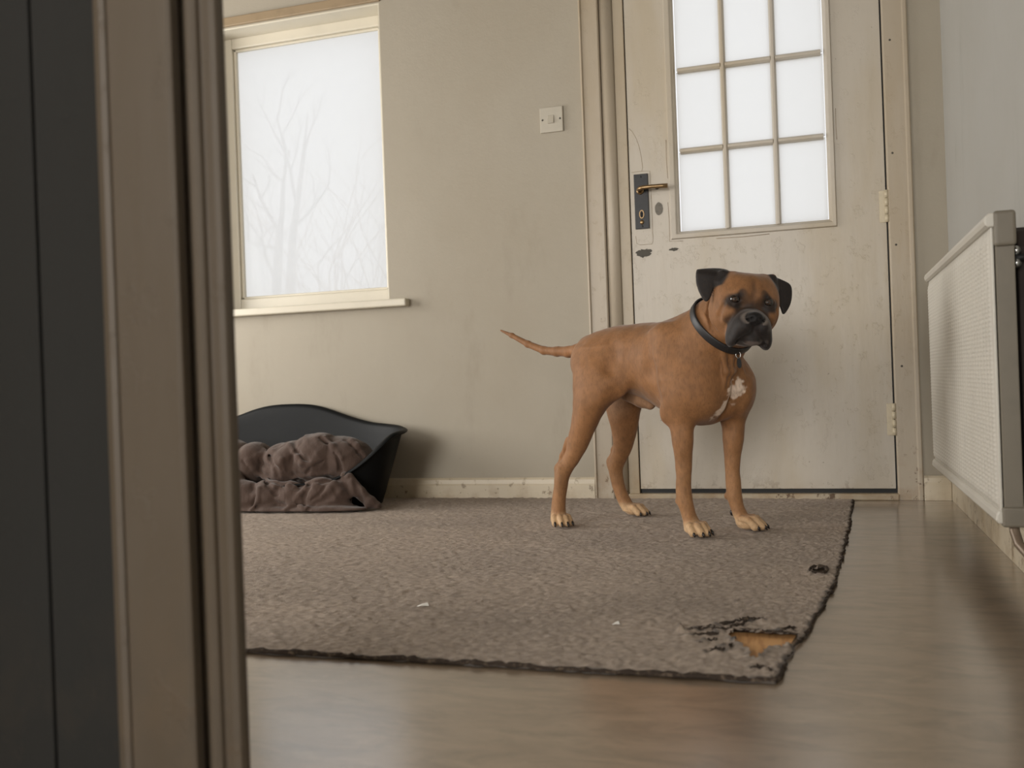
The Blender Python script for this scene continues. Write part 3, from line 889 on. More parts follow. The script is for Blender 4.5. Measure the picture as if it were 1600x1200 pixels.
class Field:
    def __init__(self):
        self.ops = []

    def put(self, fn, lo, hi, k=0.02, op='add'):
        self.ops.append((fn, np.array(lo, np.float32), np.array(hi, np.float32), k, op))

    def ell(self, c, r, k=0.02, B=None, op='add'):
        c = np.array(c, np.float32); r = np.array(r, np.float32)
        R = None if B is None else np.array(B, np.float32)

        def fn(P):
            q = P - c
            if R is not None: q = q @ R.T
            k0 = np.sqrt(((q / r) ** 2).sum(1)) + 1e-9
            k1 = np.sqrt(((q / r ** 2) ** 2).sum(1)) + 1e-9
            return k0 * (k0 - 1) / k1
        m = r.max() if R is not None else r
        self.put(fn, c - m, c + m, k, op)

    def cone(self, a, b, ra, rb, k=0.02, op='add'):
        a = np.array(a, np.float32); b = np.array(b, np.float32)
        ab = b - a; L2 = float(ab @ ab) + 1e-9

        def fn(P):
            q = P - a
            t = np.clip(q @ ab / L2, 0, 1)
            return np.linalg.norm(q - t[:, None] * ab, axis=1) - (ra + (rb - ra) * t)
        m = max(ra, rb)
        self.put(fn, np.minimum(a, b) - m, np.maximum(a, b) + m, k, op)

    def chain(self, pts, rad, k=0.02, op='add', k0=None):
        for i in range(len(pts) - 1):
            self.cone(pts[i], pts[i + 1], rad[i], rad[i + 1], (k0 if (k0 and i == 0) else k), op)

    def loft(self, axis, st, k=0.02, egg=0.0):
        """sections along one axis: station, centre a, centre b, half a, half b (the other two axes in order)"""
        st = np.array(sorted(st), np.float64)
        T = np.linspace(st[0, 0], st[-1, 0], 200)
        cols = []
        for j in range(1, 5):
            cols.append(catmull(st[:, 0], st[:, j], T))
        oth = [i for i in range(3) if i != axis]
        lo = np.zeros(3, np.float32); hi = np.zeros(3, np.float32)
        lo[axis], hi[axis] = T[0], T[-1]
        for n_, j in enumerate(oth):
            lo[j] = (cols[n_] - cols[n_ + 2]).min(); hi[j] = (cols[n_] + cols[n_ + 2]).max()

        def fn(P):
            t = P[:, axis]
            tc = np.clip(t, T[0], T[-1])
            ca, cb, ra, rb = [np.interp(tc, T, c) for c in cols]
            x = P[:, oth[0]] - ca; y = P[:, oth[1]] - cb
            if egg: ra = ra * (1 + egg * np.clip(y / rb, -1, 1))
            k0 = np.sqrt((x / ra) ** 2 + (y / rb) ** 2) + 1e-9
            k1 = np.sqrt((x / ra ** 2) ** 2 + (y / rb ** 2) ** 2) + 1e-9
            d = k0 * (k0 - 1) / k1
            dt = np.maximum(np.maximum(T[0] - t, t - T[-1]), 0)
            return np.where(dt > 0, np.hypot(np.maximum(d, 0), dt), d)
        self.put(fn, lo, hi, k)

    def __call__(self, P, cull=True):
        P = np.asarray(P, np.float32)
        D_ = np.full(len(P), 1.0, np.float32)
        for fn, lo, hi, k, op in self.ops:
            if cull:
                mg = 0.03 + k
                m = np.flatnonzero(((P > lo - mg) & (P < hi + mg)).all(1))
                if len(m) == 0: continue
                p = P[m]
            else:
                m = slice(None); p = P
            d = fn(p)
            a = D_[m]
            if op == 'add':
                h = np.maximum(k - np.abs(a - d), 0) / k
                D_[m] = np.minimum(a, d) - h * h * k * 0.25
            elif op == 'sub':
                d = -d
                h = np.maximum(k - np.abs(a - d), 0) / k
                D_[m] = np.maximum(a, d) + h * h * k * 0.25
            elif op == 'disp':
                D_[m] = a + d
        return D_


def catmull(x, y, T):
    m = np.gradient(y, x)
    i = np.clip(np.searchsorted(x, T) - 1, 0, len(x) - 2)
    h = x[i + 1] - x[i]
    t = (T - x[i]) / h
    return ((2 * t ** 3 - 3 * t ** 2 + 1) * y[i] + (t ** 3 - 2 * t ** 2 + t) * h * m[i] + (-2 * t ** 3 + 3 * t ** 2) * y[i + 1] + (t ** 3 - t ** 2) * h * m[i + 1])


def surface(field, lo, hi, h, project=2):
    lo = np.array(lo, float); hi = np.array(hi, float)
    n = np.ceil((hi - lo) / h).astype(int) + 1
    cf = 4
    nc = (n + cf - 1) // cf + 2
    ax = [lo[i] + np.arange(nc[i]) * h * cf for i in range(3)]
    G = np.stack(np.meshgrid(*ax, indexing='ij'), -1).reshape(-1, 3)
    dc = field(G, False).reshape(nc)
    # coarse cells near the surface
    act = np.zeros(nc, bool)
    act[np.abs(dc) < h * cf * 2.2] = True
    N = nc * cf
    fd = np.where(dc > 0, 1.0, -1.0).astype(np.float32)
    fd = np.repeat(np.repeat(np.repeat(fd, cf, 0), cf, 1), cf, 2)
    am = np.repeat(np.repeat(np.repeat(act, cf, 0), cf, 1), cf, 2)
    sh = cf // 2
    am = np.roll(am, (-sh, -sh, -sh), (0, 1, 2)); fd = np.roll(fd, (-sh, -sh, -sh), (0, 1, 2))
    fd[-sh:] = 1; fd[:, -sh:] = 1; fd[:, :, -sh:] = 1
    ii = np.argwhere(am)
    out = np.empty(len(ii), np.float32)
    for s in range(0, len(ii), 400000):
        out[s:s + 400000] = field(lo + ii[s:s + 400000] * h)
    fd[ii[:, 0], ii[:, 1], ii[:, 2]] = out
    fd[0] = 1; fd[:, 0] = 1; fd[:, :, 0] = 1; fd[-1] = 1; fd[:, -1] = 1; fd[:, :, -1] = 1
    ins = fd < 0
    cnt = np.zeros(np.array(fd.shape) - 1, np.int8)
    for dx in (0, 1):
        for dy in (0, 1):
            for dz in (0, 1):
                cnt += ins[dx:dx + cnt.shape[0], dy:dy + cnt.shape[1], dz:dz + cnt.shape[2]]
    cell = np.argwhere((cnt > 0) & (cnt < 8))
    vid = np.full(cnt.shape, -1, np.int32)
    vid[cell[:, 0], cell[:, 1], cell[:, 2]] = np.arange(len(cell))
    acc = np.zeros((len(cell), 3)); num = np.zeros(len(cell))
    cor = [(a, b, c) for a in (0, 1) for b in (0, 1) for c in (0, 1)]
    val = {q: fd[cell[:, 0] + q[0], cell[:, 1] + q[1], cell[:, 2] + q[2]] for q in cor}
    for q in cor:
        for ax_ in range(3):
            if q[ax_]: continue
            q2 = list(q); q2[ax_] = 1; q2 = tuple(q2)
            a, b = val[q], val[q2]
            m = (a < 0) != (b < 0)
            t = np.where(m, a / np.where(m, a - b, 1), 0)
            p = np.tile(np.array(q, float), (len(cell), 1)); p[:, ax_] += t
            acc[m] += p[m]; num[m] += 1
    V = lo + (cell + acc / num[:, None]) * h
    quads = []
    for ax_ in range(3):
        o1, o2 = [(1, 2), (2, 0), (0, 1)][ax_]
        sl0 = [slice(None)] * 3; sl1 = [slice(None)] * 3
        sl0[ax_] = slice(0, -1); sl1[ax_] = slice(1, None)
        A_, B_ = ins[tuple(sl0)], ins[tuple(sl1)]
        e = np.argwhere(A_ != B_)
        e = e[(e[:, o1] > 0) & (e[:, o2] > 0)]
        flip = A_[e[:, 0], e[:, 1], e[:, 2]]

        def vv(d1, d2):
            c = e.copy(); c[:, o1] -= d1; c[:, o2] -= d2
            c = np.minimum(c, np.array(vid.shape) - 1)
            return vid[c[:, 0], c[:, 1], c[:, 2]]
        q = np.stack([vv(1, 1), vv(0, 1), vv(0, 0), vv(1, 0)], -1)
        q = np.where(flip[:, None], q, q[:, ::-1])
        quads.append(q[(q >= 0).all(1)])
    Q = np.concatenate(quads)
    for _ in range(project):
        d = field(V)
        e = 0.0008
        g = np.stack([field(V + np.eye(3)[i] * e) - d for i in range(3)], -1) / e
        g2 = np.maximum((g ** 2).sum(1), 0.25)
        V = V - np.clip(d / g2, -h * 0.7, h * 0.7)[:, None] * g * 0.9
    return V, Q


# ------------------------------------------------------------------ brown duvet heaped in the bed and spilling over its front
bl = Field()


def rotB(ax, ang):
    return np.array(Matrix.Rotation(math.radians(ang), 3, ax)).T


# heaped rolls, the spill over the front lip and the hem flap on the right
bl.ell((-1.690, 3.010, 0.168), (0.110, 0.100, 0.094), 0.006, rotB('Y', -8))
bl.ell((-1.585, 3.030, 0.160), (0.108, 0.095, 0.084), 0.005, rotB('Y', 33))
bl.ell((-1.540, 3.040, 0.130), (0.070, 0.075, 0.060), 0.006, rotB('Y', 40))
bl.ell((-1.785, 2.990, 0.150), (0.064, 0.095, 0.090), 0.005, rotB('Y', 20))
bl.ell((-1.830, 3.000, 0.150), (0.060, 0.090, 0.080), 0.010, rotB('Y', 10))
bl.ell((-1.925, 2.990, 0.160), (0.068, 0.090, 0.078), 0.005, rotB('Y', -12))
bl.ell((-2.060, 3.020, 0.165), (0.100, 0.100, 0.085), 0.010)
bl.ell((-1.800, 3.060, 0.085), (0.330, 0.100, 0.080), 0.010)
bl.ell((-1.990, 2.885, 0.078), (0.090, 0.048, 0.072), 0.008, rotB('Y', -25))
bl.ell((-1.895, 2.872, 0.056), (0.085, 0.050, 0.056), 0.008, rotB('Y', 22))
bl.ell((-1.810, 2.876, 0.054), (0.070, 0.050, 0.062), 0.007, rotB('Y', -32))
bl.ell((-1.725, 2.886, 0.054), (0.090, 0.048, 0.054), 0.008, rotB('Y', 14))
bl.ell((-1.640, 2.897, 0.058), (0.085, 0.047, 0.056), 0.008, rotB('Y', -16))
bl.ell((-1.572, 2.908, 0.058), (0.060, 0.042, 0.052), 0.008, rotB('Y', 28))
bl.ell((-1.770, 2.890, 0.016), (0.320, 0.070, 0.020), 0.012)
bl.chain([(-1.548, 2.925, 0.116), (-1.500, 2.918, 0.074), (-1.452, 2.922, 0.034), (-1.428, 2.925, 0.020)], [0.016, 0.023, 0.022, 0.012], 0.008)
bl.chain([(-1.520, 2.915, 0.116), (-1.478, 2.910, 0.072), (-1.428, 2.918, 0.022)], [0.013, 0.017, 0.011], 0.008)
# sharp creases between the rolls, raised folds of slack cloth
CREASES = [([(-1.752, 2.941, 0.22), (-1.714, 2.919, 0.201), (-1.684, 2.911, 0.181), (-1.666, 2.912, 0.167)], 0.0045), ([(-1.653, 2.964, 0.247), (-1.621, 2.962, 0.228), (-1.589, 2.949, 0.208), (-1.57, 2.941, 0.186)], 0.0045), ([(-1.621, 2.962, 0.228), (-1.587, 2.943, 0.197), (-1.558, 2.942, 0.177)], 0.003), ([(-1.589, 2.949, 0.208), (-1.571, 2.938, 0.175), (-1.567, 2.938, 0.141), (-1.555, 2.91, 0.115)], 0.0055), ([(-1.573, 2.992, 0.239), (-1.543, 2.982, 0.219), (-1.519, 2.984, 0.199), (-1.506, 2.985, 0.182)], 0.0035), ([(-1.879, 2.986, 0.215), (-1.819, 2.918, 0.185), (-1.789, 2.895, 0.152), (-1.785, 2.898, 0.126)], 0.0055), ([(-1.886, 2.931, 0.196), (-1.868, 2.934, 0.167), (-1.827, 2.909, 0.151)], 0.003), ([(-1.921, 2.902, 0.176), (-1.894, 2.91, 0.152), (-1.858, 2.924, 0.122), (-1.781, 2.863, 0.113), (-1.737, 2.865, 0.105), (-1.699, 2.876, 0.102), (-1.651, 2.871, 0.103), (-1.603, 2.874, 0.107), (-1.565, 2.896, 0.108), (-1.518, 2.901, 0.115)], 0.006), ([(-1.726, 2.954, 0.094), (-1.676, 2.916, 0.138), (-1.661, 2.914, 0.161)], 0.003), ([(-1.864, 2.934, 0.114), (-1.788, 2.843, 0.101), (-1.763, 2.842, 0.078), (-1.756, 2.841, 0.067)], 0.004), ([(-1.858, 2.861, 0.099), (-1.829, 2.83, 0.069), (-1.838, 2.831, 0.035)], 0.004), ([(-1.635, 2.863, 0.098), (-1.655, 2.852, 0.066), (-1.66, 2.848, 0.033), (-1.631, 2.828, 0.019)], 0.004), ([(-1.558, 2.881, 0.096), (-1.533, 2.881, 0.074), (-1.514, 2.912, 0.048), (-1.478, 2.902, 0.038)], 0.0045), ([(-1.496, 2.901, 0.105), (-1.483, 2.891, 0.073), (-1.476, 2.899, 0.044)], 0.005), ([(-1.587, 2.867, 0.092), (-1.595, 2.857, 0.071), (-1.63, 2.851, 0.05)], 0.003), ([(-1.62, 2.933, 0.176), (-1.64, 2.922, 0.16), (-1.661, 2.914, 0.155)], 0.002), ([(-1.715, 2.922, 0.206), (-1.69, 2.91, 0.178), (-1.669, 2.912, 0.168)], 0.002)]
RIDGES = [([(-1.904, 2.907, 0.178), (-1.887, 2.915, 0.151), (-1.88, 2.929, 0.132), (-1.854, 2.924, 0.118)], 0.005), ([(-1.854, 2.924, 0.118), (-1.766, 2.849, 0.095), (-1.721, 2.859, 0.099), (-1.692, 2.863, 0.093)], 0.004), ([(-1.658, 2.871, 0.102), (-1.674, 2.853, 0.072), (-1.7, 2.84, 0.034), (-1.715, 2.822, 0.02)], 0.0055), ([(-1.565, 2.884, 0.101), (-1.571, 2.87, 0.084), (-1.595, 2.857, 0.066)], 0.004), ([(-1.565, 2.884, 0.101), (-1.538, 2.878, 0.074), (-1.514, 2.901, 0.055)], 0.004), ([(-1.768, 2.947, 0.228), (-1.719, 2.916, 0.19), (-1.697, 2.91, 0.167), (-1.661, 2.914, 0.164)], 0.004), ([(-1.64, 2.975, 0.247), (-1.6, 2.957, 0.219), (-1.561, 2.941, 0.18)], 0.004), ([(-1.569, 3.011, 0.244), (-1.53, 2.994, 0.216), (-1.5, 2.995, 0.181)], 0.004), ([(-1.884, 2.929, 0.191), (-1.874, 2.945, 0.192), (-1.874, 2.967, 0.205)], 0.003), ([(-1.822, 2.937, 0.207), (-1.769, 2.902, 0.18), (-1.759, 2.904, 0.14)], 0.003), ([(-1.502, 2.981, 0.108), (-1.495, 3.027, 0.068)], 0.004), ([(-1.749, 2.928, 0.114), (-1.668, 2.923, 0.126), (-1.602, 2.944, 0.129)], 0.003), ([(-1.816, 2.835, 0.091), (-1.818, 2.826, 0.052), (-1.843, 2.822, 0.019)], 0.004), ([(-1.756, 2.84, 0.056), (-1.711, 2.839, 0.045), (-1.645, 2.832, 0.024)], 0.003), ([(-1.608, 2.856, 0.032), (-1.553, 2.869, 0.048), (-1.506, 2.897, 0.028)], 0.003)]
for pts, r in CREASES:
    n_ = len(pts)
    bl.chain(pts, [r * (0.45 + 0.75 * math.sin(math.pi * (k + 0.4) / n_)) for k in range(n_)], 0.011, 'sub')
for pts, r in RIDGES:
    n_ = len(pts)
    bl.chain([(p[0], p[1] + 0.002, p[2]) for p in pts], [r * (0.5 + 0.7 * math.sin(math.pi * (k + 0.4) / n_)) for k in range(n_)], 0.013)


def wrinkle(P):
    """slack cloth: soft swells and fine rumples"""
    w1 = vnoise(P * 13 + 5)
    x, y, z = P.T
    q = np.stack([(x * 0.8 - z * 0.6) * 34, y * 20, (x * 0.6 + z * 0.8) * 13], -1)
    w2 = vnoise(q + 0.8 * w1[:, None])
    q = np.stack([(x * 0.7 + z * 0.7) * 62, y * 30, (z * 0.7 - x * 0.7) * 22], -1)
    w3 = vnoise(q + 1.1 * w1[:, None] + 4)
    return -(0.0035 * w1 + 0.0034 * w2 + 0.0018 * w3)


bl.put(wrinkle, (-3, 2, -1), (0, 4, 1), 0.01, 'disp')
# keep it above the rug
bl.put(lambda P: GZ + 0.001 - P[:, 2], (-3, 2, -1), (0, 4, GZ + 0.001), 0.004, 'clip')


def _clip_call(self, P, cull=True, _old=Field.__call__):
    D_ = _old(self, P, cull)
    for fn, lo, hi, k, op in self.ops:
        if op == 'clip': D_ = np.maximum(D_, fn(np.asarray(P, np.float32)))
    return D_


Field.__call__ = _clip_call
V, Q = surface(bl, (-2.25, 2.76, -0.02), (-1.36, 3.20, 0.31), 0.0033, 1)
BLM = Mat('brown_cotton_duvet', 0.8, 0.2).base(srgb(82, 66, 58))
BLM.mix(srgb(62, 49, 42), BLM.ramp(BLM.noise(6, detail=4), 0.4, 0.7), 0.5)
BLM.bump(BLM.noise(42, (1, 1, 0.6), 4, 0.6, 1.4), 0.005, 0.5)
BLM.bump(BLM.noise(700, detail=2), 0.0004, 0.5)
BLM = BLM.done(Sheen_Weight=0.2)
org = Vector((-1.75, 2.98, GZ))
me = np_mesh('duvet', V - np.array(org), Q)
tag(finish('duvet', me, BLM, None, org), 'crumpled brown duvet heaped in the dog bed and spilling onto the rug', 'duvet')

# ------------------------------------------------------------------ bare tree and twiggy bush outside the window
BARK = plain('glare_paled_bark', srgb(176, 172, 170), 0.9, var=0.1, scale=20)  # glare and haze put into the pale bark colour
TWIG = plain('glare_paled_twig', srgb(206, 190, 180), 0.9, var=0.1, scale=20)  # twigs paled in colour for the same glare


def branch(mb, p, d, L_, r, lev, rnd):
    pts, rad = [p.copy()], [r]
    n_ = 5
    for i in range(n_):
        d = (d + Vector((rnd.uniform(-1, 1), rnd.uniform(-1, 1), rnd.uniform(-.3, .9))) * 0.16).normalized()
        p = p + d * L_ / n_
        pts.append(p.copy()); rad.append(r * (1 - 0.55 * (i + 1) / n_))
        if lev > 0 and i >= 1 and rnd.random() < 0.75:
            a = Vector((rnd.uniform(-1, 1), rnd.uniform(-.6, .6), rnd.uniform(-.1, .8))).normalized()
            branch(mb, p.copy(), (d * 0.6 + a * 0.8).normalized(), L_ * rnd.uniform(0.45, 0.65), r * 0.5, lev - 1, rnd)
    mb.tube(pts, rad, 6)


tr = tag(empty('bare_tree', (-4.84, 8.0, -0.2)), 'faint bare tree seen through the window', 'tree')
rnd = random.Random(21)
m_ = MB()
m_.tube([(-4.93, 8, -0.21), (-4.88, 8, 0.8), (-4.86, 8, 1.4), (-4.80, 8, 1.95)], [0.055, 0.048, 0.042, 0.034], 9)
m_.tube([(-4.78, 8.05, -0.21), (-4.76, 8.05, 0.8), (-4.745, 8.05, 1.4), (-4.68, 8.03, 1.9), (-4.60, 8.0, 2.2), (-4.535, 8.0, 2.55), (-4.47, 8, 2.96)], [0.055, 0.05, 0.044, 0.034, 0.026, 0.018, 0.006], 9)
m_.build('trunk', BARK, tr)
for (p, d, L_, r) in (((-4.80, 8, 1.92), (0.25, 0, 1), 0.75, 0.026), ((-4.80, 8, 1.90), (-0.5, 0, 1), 0.6, 0.02), ((-4.83, 8, 1.75), (-1, 0, 0.25), 0.5, 0.018),
                      ((-4.62, 8, 2.15), (-0.35, 0, 1), 0.85, 0.017), ((-4.56, 8, 2.45), (0.3, 0, 1), 0.5, 0.013), ((-4.68, 8, 1.92), (0.8, 0, 0.5), 0.55, 0.016), ((-4.86, 8, 1.45), (-0.6, 0, 0.9), 0.5, 0.016)):
    m_ = MB(); branch(m_, Vector(p), Vector(d).normalized(), L_, r, 2, rnd)
    m_.build('branch', BARK, tr)
bu = tag(empty('bare_bush', (-3.75, 6.8, -0.2)), 'faint twiggy bush low in the window right of the tree', 'bush')
for k in range(16):
    x = -4.62 + 0.95 * (k + 0.5) / 16
    m_ = MB(); branch(m_, Vector((x * 0.85 + 0.02, 6.8 + rnd.uniform(-.15, .15), -0.2)), Vector((rnd.uniform(-.3, .3), 0, 1)).normalized(), 1.15 + 0.55 * rnd.random(), 0.014, 2, rnd)
    m_.build('stem', TWIG, bu)

# ------------------------------------------------------------------ the dog
# local frame: x forward, y to the dog's left, z up
dg = Field()
# trunk: u, centre l, centre z, half width, half height
tr_ = []
for u, zt, zb, hw in ((-0.262, 0.490, 0.430, 0.030), (-0.235, 0.522, 0.395, 0.066), (-0.19, 0.545, 0.375, 0.090), (-0.12, 0.560, 0.372, 0.096), (-0.06, 0.564, 0.368, 0.092), (0.0, 0.564, 0.346, 0.094), (0.06, 0.562, 0.314, 0.104),
                      (0.12, 0.568, 0.290, 0.112), (0.17, 0.570, 0.279, 0.110), (0.21, 0.552, 0.288, 0.100), (0.25, 0.500, 0.325, 0.070), (0.268, 0.455, 0.365, 0.035)):
    tr_.append((u, 0.0, (zt + zb) / 2, hw, (zt - zb) / 2))
dg.loft(0, tr_, 0.03, 0.10)
# neck
dg.chain([(0.115, 0, 0.460), (0.20, -0.008, 0.505), (0.255, -0.018, 0.542), (0.300, -0.030, 0.575)], [0.104, 0.084, 0.073, 0.066], 0.035)
# shoulders, upper arms, breast
for s, du in ((-1, 0.0), (1, 0.045)):
    dg.ell((0.125 + du, s * 0.082, 0.450), (0.058, 0.036, 0.105), 0.030, rotB('Y', -14))
    dg.ell((0.165 + du, s * 0.088, 0.372), (0.052, 0.036, 0.075), 0.028, rotB('Y', 16))
    dg.ell((0.195 + du * 0.6, s * 0.058, 0.372), (0.058, 0.050, 0.078), 0.028)
# fore legs: z, u, l, half u, half l
RFL = [(0.40, 0.150, -0.088, 0.050, 0.032), (0.34, 0.152, -0.087, 0.046, 0.033), (0.29, 0.156, -0.084, 0.034, 0.029), (0.226, 0.158, -0.082, 0.0255, 0.0235), (0.16, 0.156, -0.080, 0.0205, 0.019),
       (0.115, 0.154, -0.080, 0.0205, 0.0195), (0.085, 0.157, -0.080, 0.0215, 0.0205), (0.06, 0.163, -0.079, 0.0195, 0.0195), (0.035, 0.174, -0.079, 0.0215, 0.0225), (0.016, 0.180, -0.079, 0.021, 0.022)]
LFL = [(0.40, 0.205, 0.088, 0.050, 0.032), (0.34, 0.210, 0.086, 0.044, 0.033), (0.29, 0.209, 0.080, 0.034, 0.029), (0.226, 0.209, 0.074, 0.0265, 0.0235), (0.16, 0.206, 0.070, 0.0205, 0.0185),
       (0.115, 0.208, 0.070, 0.0205, 0.0190), (0.085, 0.211, 0.070, 0.0195, 0.0190), (0.06, 0.217, 0.071, 0.0185, 0.0190), (0.035, 0.228, 0.072, 0.0205, 0.0220), (0.016, 0.236, 0.073, 0.020, 0.022)]
RRL = [(0.50, -0.135, -0.055, 0.070, 0.040), (0.455, -0.125, -0.074, 0.080, 0.050), (0.405, -0.118, -0.089, 0.078, 0.052), (0.355, -0.126, -0.100, 0.062, 0.048), (0.31, -0.144, -0.107, 0.046, 0.040), (0.26, -0.163, -0.113, 0.036, 0.033),
       (0.21, -0.182, -0.119, 0.029, 0.025), (0.178, -0.204, -0.123, 0.029, 0.0205), (0.152, -0.224, -0.126, 0.0265, 0.0205), (0.11, -0.235, -0.128, 0.0205, 0.0195), (0.065, -0.243, -0.130, 0.0200, 0.0195), (0.035, -0.244, -0.131, 0.0215, 0.0225), (0.016, -0.243, -0.132, 0.022, 0.023)]
LRL = [(0.50, -0.160, 0.055, 0.070, 0.040), (0.455, -0.165, 0.074, 0.078, 0.050), (0.405, -0.168, 0.086, 0.074, 0.052), (0.355, -0.172, 0.093, 0.064, 0.048), (0.31, -0.178, 0.098, 0.055, 0.042), (0.255, -0.183, 0.104, 0.042, 0.033),
       (0.20, -0.196, 0.108, 0.032, 0.025), (0.172, -0.212, 0.110, 0.030, 0.021), (0.148, -0.226, 0.112, 0.0255, 0.0205), (0.11, -0.226, 0.115, 0.0205, 0.0195), (0.07, -0.218, 0.120, 0.0185, 0.0190), (0.035, -0.204, 0.127, 0.0205, 0.0220), (0.016, -0.196, 0.132, 0.020, 0.022)]
for L_ in (RFL, LFL): dg.loft(2, [(z, u, l, a, b) for z, u, l, a, b in L_], 0.024)
for L_ in (RRL, LRL): dg.loft(2, [(z, u, l, a, b) for z, u, l, a, b in L_], 0.026)
# hock points and tendons, elbows, carpal pads
for s, L_ in ((-1, RRL), (1, LRL)):
    u0 = L_[8][1]; l0 = L_[8][2]
    dg.ell((u0 - 0.022, l0, 0.160), (0.010, 0.011, 0.016), 0.014)
    dg.chain([(u0 - 0.022, l0, 0.163), (u0 - 0.004, l0 * 0.98, 0.200), (u0 + 0.020, l0 * 0.97, 0.245)], [0.0070, 0.0070, 0.008], 0.010)
    dg.chain([(u0 + 0.006, l0 - s * -0.014, 0.172), (u0 - 0.006, l0 + s * 0.010, 0.120)], [0.008, 0.006], 0.010)
for u0, l0 in ((0.124, -0.092), (0.176, 0.090)):
    dg.ell((u0, l0, 0.312), (0.020, 0.018, 0.024), 0.018)
for u0, l0 in ((0.138, -0.082), (0.190, 0.068)):
    dg.ell((u0, l0, 0.088), (0.008, 0.009, 0.009), 0.008)
# forearm muscle
dg.ell((0.166, -0.090, 0.255), (0.020, 0.016, 0.045), 0.016)
dg.ell((0.218, 0.066, 0.255), (0.020, 0.016, 0.045), 0.016)

# paws
PAWS = [((0.186, -0.079), -20, 1.0), ((0.247, 0.075), 16, 1.05), ((-0.232, -0.134), -32, 0.92), ((-0.182, 0.139), 14, 0.95)]
NAILS = []
for (u0, l0), ang, sc in PAWS:
    a = math.radians(ang)
    f_ = np.array([math.cos(a), math.sin(a), 0]); g_ = np.array([-math.sin(a), math.cos(a), 0])
    B_ = np.array([f_, g_, [0, 0, 1]])

    def W_(x, y, z): return np.array([u0, l0, 0]) + f_ * x * sc + g_ * y * sc + np.array([0, 0, z * sc])
    dg.ell(W_(-0.004, 0, 0.018), np.array([0.027, 0.024, 0.017]) * sc, 0.012, B_)
    for y, x1, sp in ((-0.0225, 0.012, -0.24), (-0.0080, 0.025, -0.07), (0.0080, 0.025, 0.07), (0.0225, 0.012, 0.24)):
        t0 = W_(x1 - 0.026, y * 0.80, 0.031); t1 = W_(x1 - 0.006, y, 0.0280); t2 = W_(x1 + 0.011, y + sp * 0.014, 0.0115)
        dg.chain([t0, t1, t2], [0.0088 * sc, 0.0092 * sc, 0.0094 * sc], 0.0030)
        e0 = W_(x1 + 0.014, y + sp * 0.018, 0.0155); e1 = W_(x1 + 0.0215, y + sp * 0.025, 0.0095); e2 = W_(x1 + 0.0245, y + sp * 0.028, 0.004)
        NAILS.append((e0, e1, e2, sc))
# tail
dg.chain([(-0.215, 0, 0.510), (-0.262, 0, 0.500), (-0.30, 0, 0.498), (-0.347, 0, 0.501), (-0.40, 0, 0.507), (-0.467, 0, 0.530), (-0.536, 0, 0.561), (-0.585, 0, 0.580)],
         [0.030, 0.0185, 0.0160, 0.0140, 0.0120, 0.0100, 0.0072, 0.0030], 0.008, k0=0.03)
# belly sheath and flank folds
dg.chain([(-0.085, 0.0, 0.368), (-0.035, 0.0, 0.352), (-0.005, 0.0, 0.338)], [0.020, 0.017, 0.013], 0.018)
dg.ell((-0.060, -0.078, 0.405), (0.045, 0.020, 0.050), 0.03, rotB('Y', 35))
dg.ell((-0.095, 0.076, 0.405), (0.045, 0.020, 0.050), 0.03, rotB('Y', 35))
# shoulder edge and flank hollow
dg.chain([(0.074, -0.112, 0.51), (0.082, -0.120, 0.43), (0.100, -0.118, 0.36)], [0.006, 0.008, 0.008], 0.036, 'sub')
dg.chain([(-0.045, -0.100, 0.50), (-0.055, -0.115, 0.44)], [0.008, 0.010], 0.025, 'sub')
# throat folds under the collar
for l0, l1 in ((-0.062, -0.045), (-0.036, -0.026), (-0.006, -0.012)):
    dg.chain([(0.288 - abs(l0 + 0.03) * 0.4, l0, 0.474), (0.276 - abs(l1 + .03) * .3, l1, 0.42), (0.262, l1 * 0.9, 0.385)], [0.0065, 0.0085, 0.005], 0.009)
# breast bone groove
dg.chain([(0.272, -0.010, 0.40), (0.258, 0.0, 0.345), (0.225, 0.0, 0.292)], [0.006, 0.008, 0.008], 0.02, 'sub')

dg.put(lambda P: 0.0017 * vnoise(P * np.array([20, 20, 13], np.float32)) + 0.0009 * vnoise(P * 46 + 3), (-0.30, -0.2, 0.05), (0.26, 0.2, 0.60), 0.01, 'disp')

# head: its own frame (x forward, y left, z up), turned to the right and cocked
HC = np.array([0.328, -0.040, 0.578])
HB = np.array([[0.71151, -0.69920, -0.06976], [0.68842, 0.71353, -0.13021], [0.14082, 0.04462, 0.98903]])
HB = np.array([HB[0] / np.linalg.norm(HB[0]), HB[1] / np.linalg.norm(HB[1]), HB[2] / np.linalg.norm(HB[2])])


def hw_(x, y, z): return HC + HB.T @ np.array([x, y, z])


def hell(c, r, k=0.015, B=None, op='add'):
    dg.ell(hw_(*c), r, k, HB if B is None else B @ HB, op)


def hchain(pts, rad, k=0.01, op='add'):
    dg.chain([hw_(*p) for p in pts], rad, k, op)


hell((-0.010, 0, 0.020), (0.082, 0.066, 0.067), 0.02)               # skull
hell((0.028, 0, 0.034), (0.048, 0.058, 0.044), 0.02)               # forehead
for s in (-1, 1):
    hell((0.010, s * 0.052, -0.010), (0.056, 0.029, 0.048), 0.022)     # cheek
    hell((-0.006, s * 0.036, 0.050), (0.055, 0.032, 0.036), 0.016)     # corner of the skull
    hell((0.000, s * 0.052, 0.026), (0.050, 0.026, 0.038), 0.018)      # temple
    hell((0.050, s * 0.031, 0.030), (0.020, 0.020, 0.016), 0.016)      # brow
    hell((0.045, s * 0.046, -0.014), (0.030, 0.020, 0.024), 0.018)     # under the eye
    hell((0.088, s * 0.022, -0.046), (0.040, 0.024, 0.030), 0.014)     # upper lip pad
    hell((0.078, s * 0.037, -0.067), (0.036, 0.0165, 0.034), 0.012, rotB('X', s * 14))   # flew
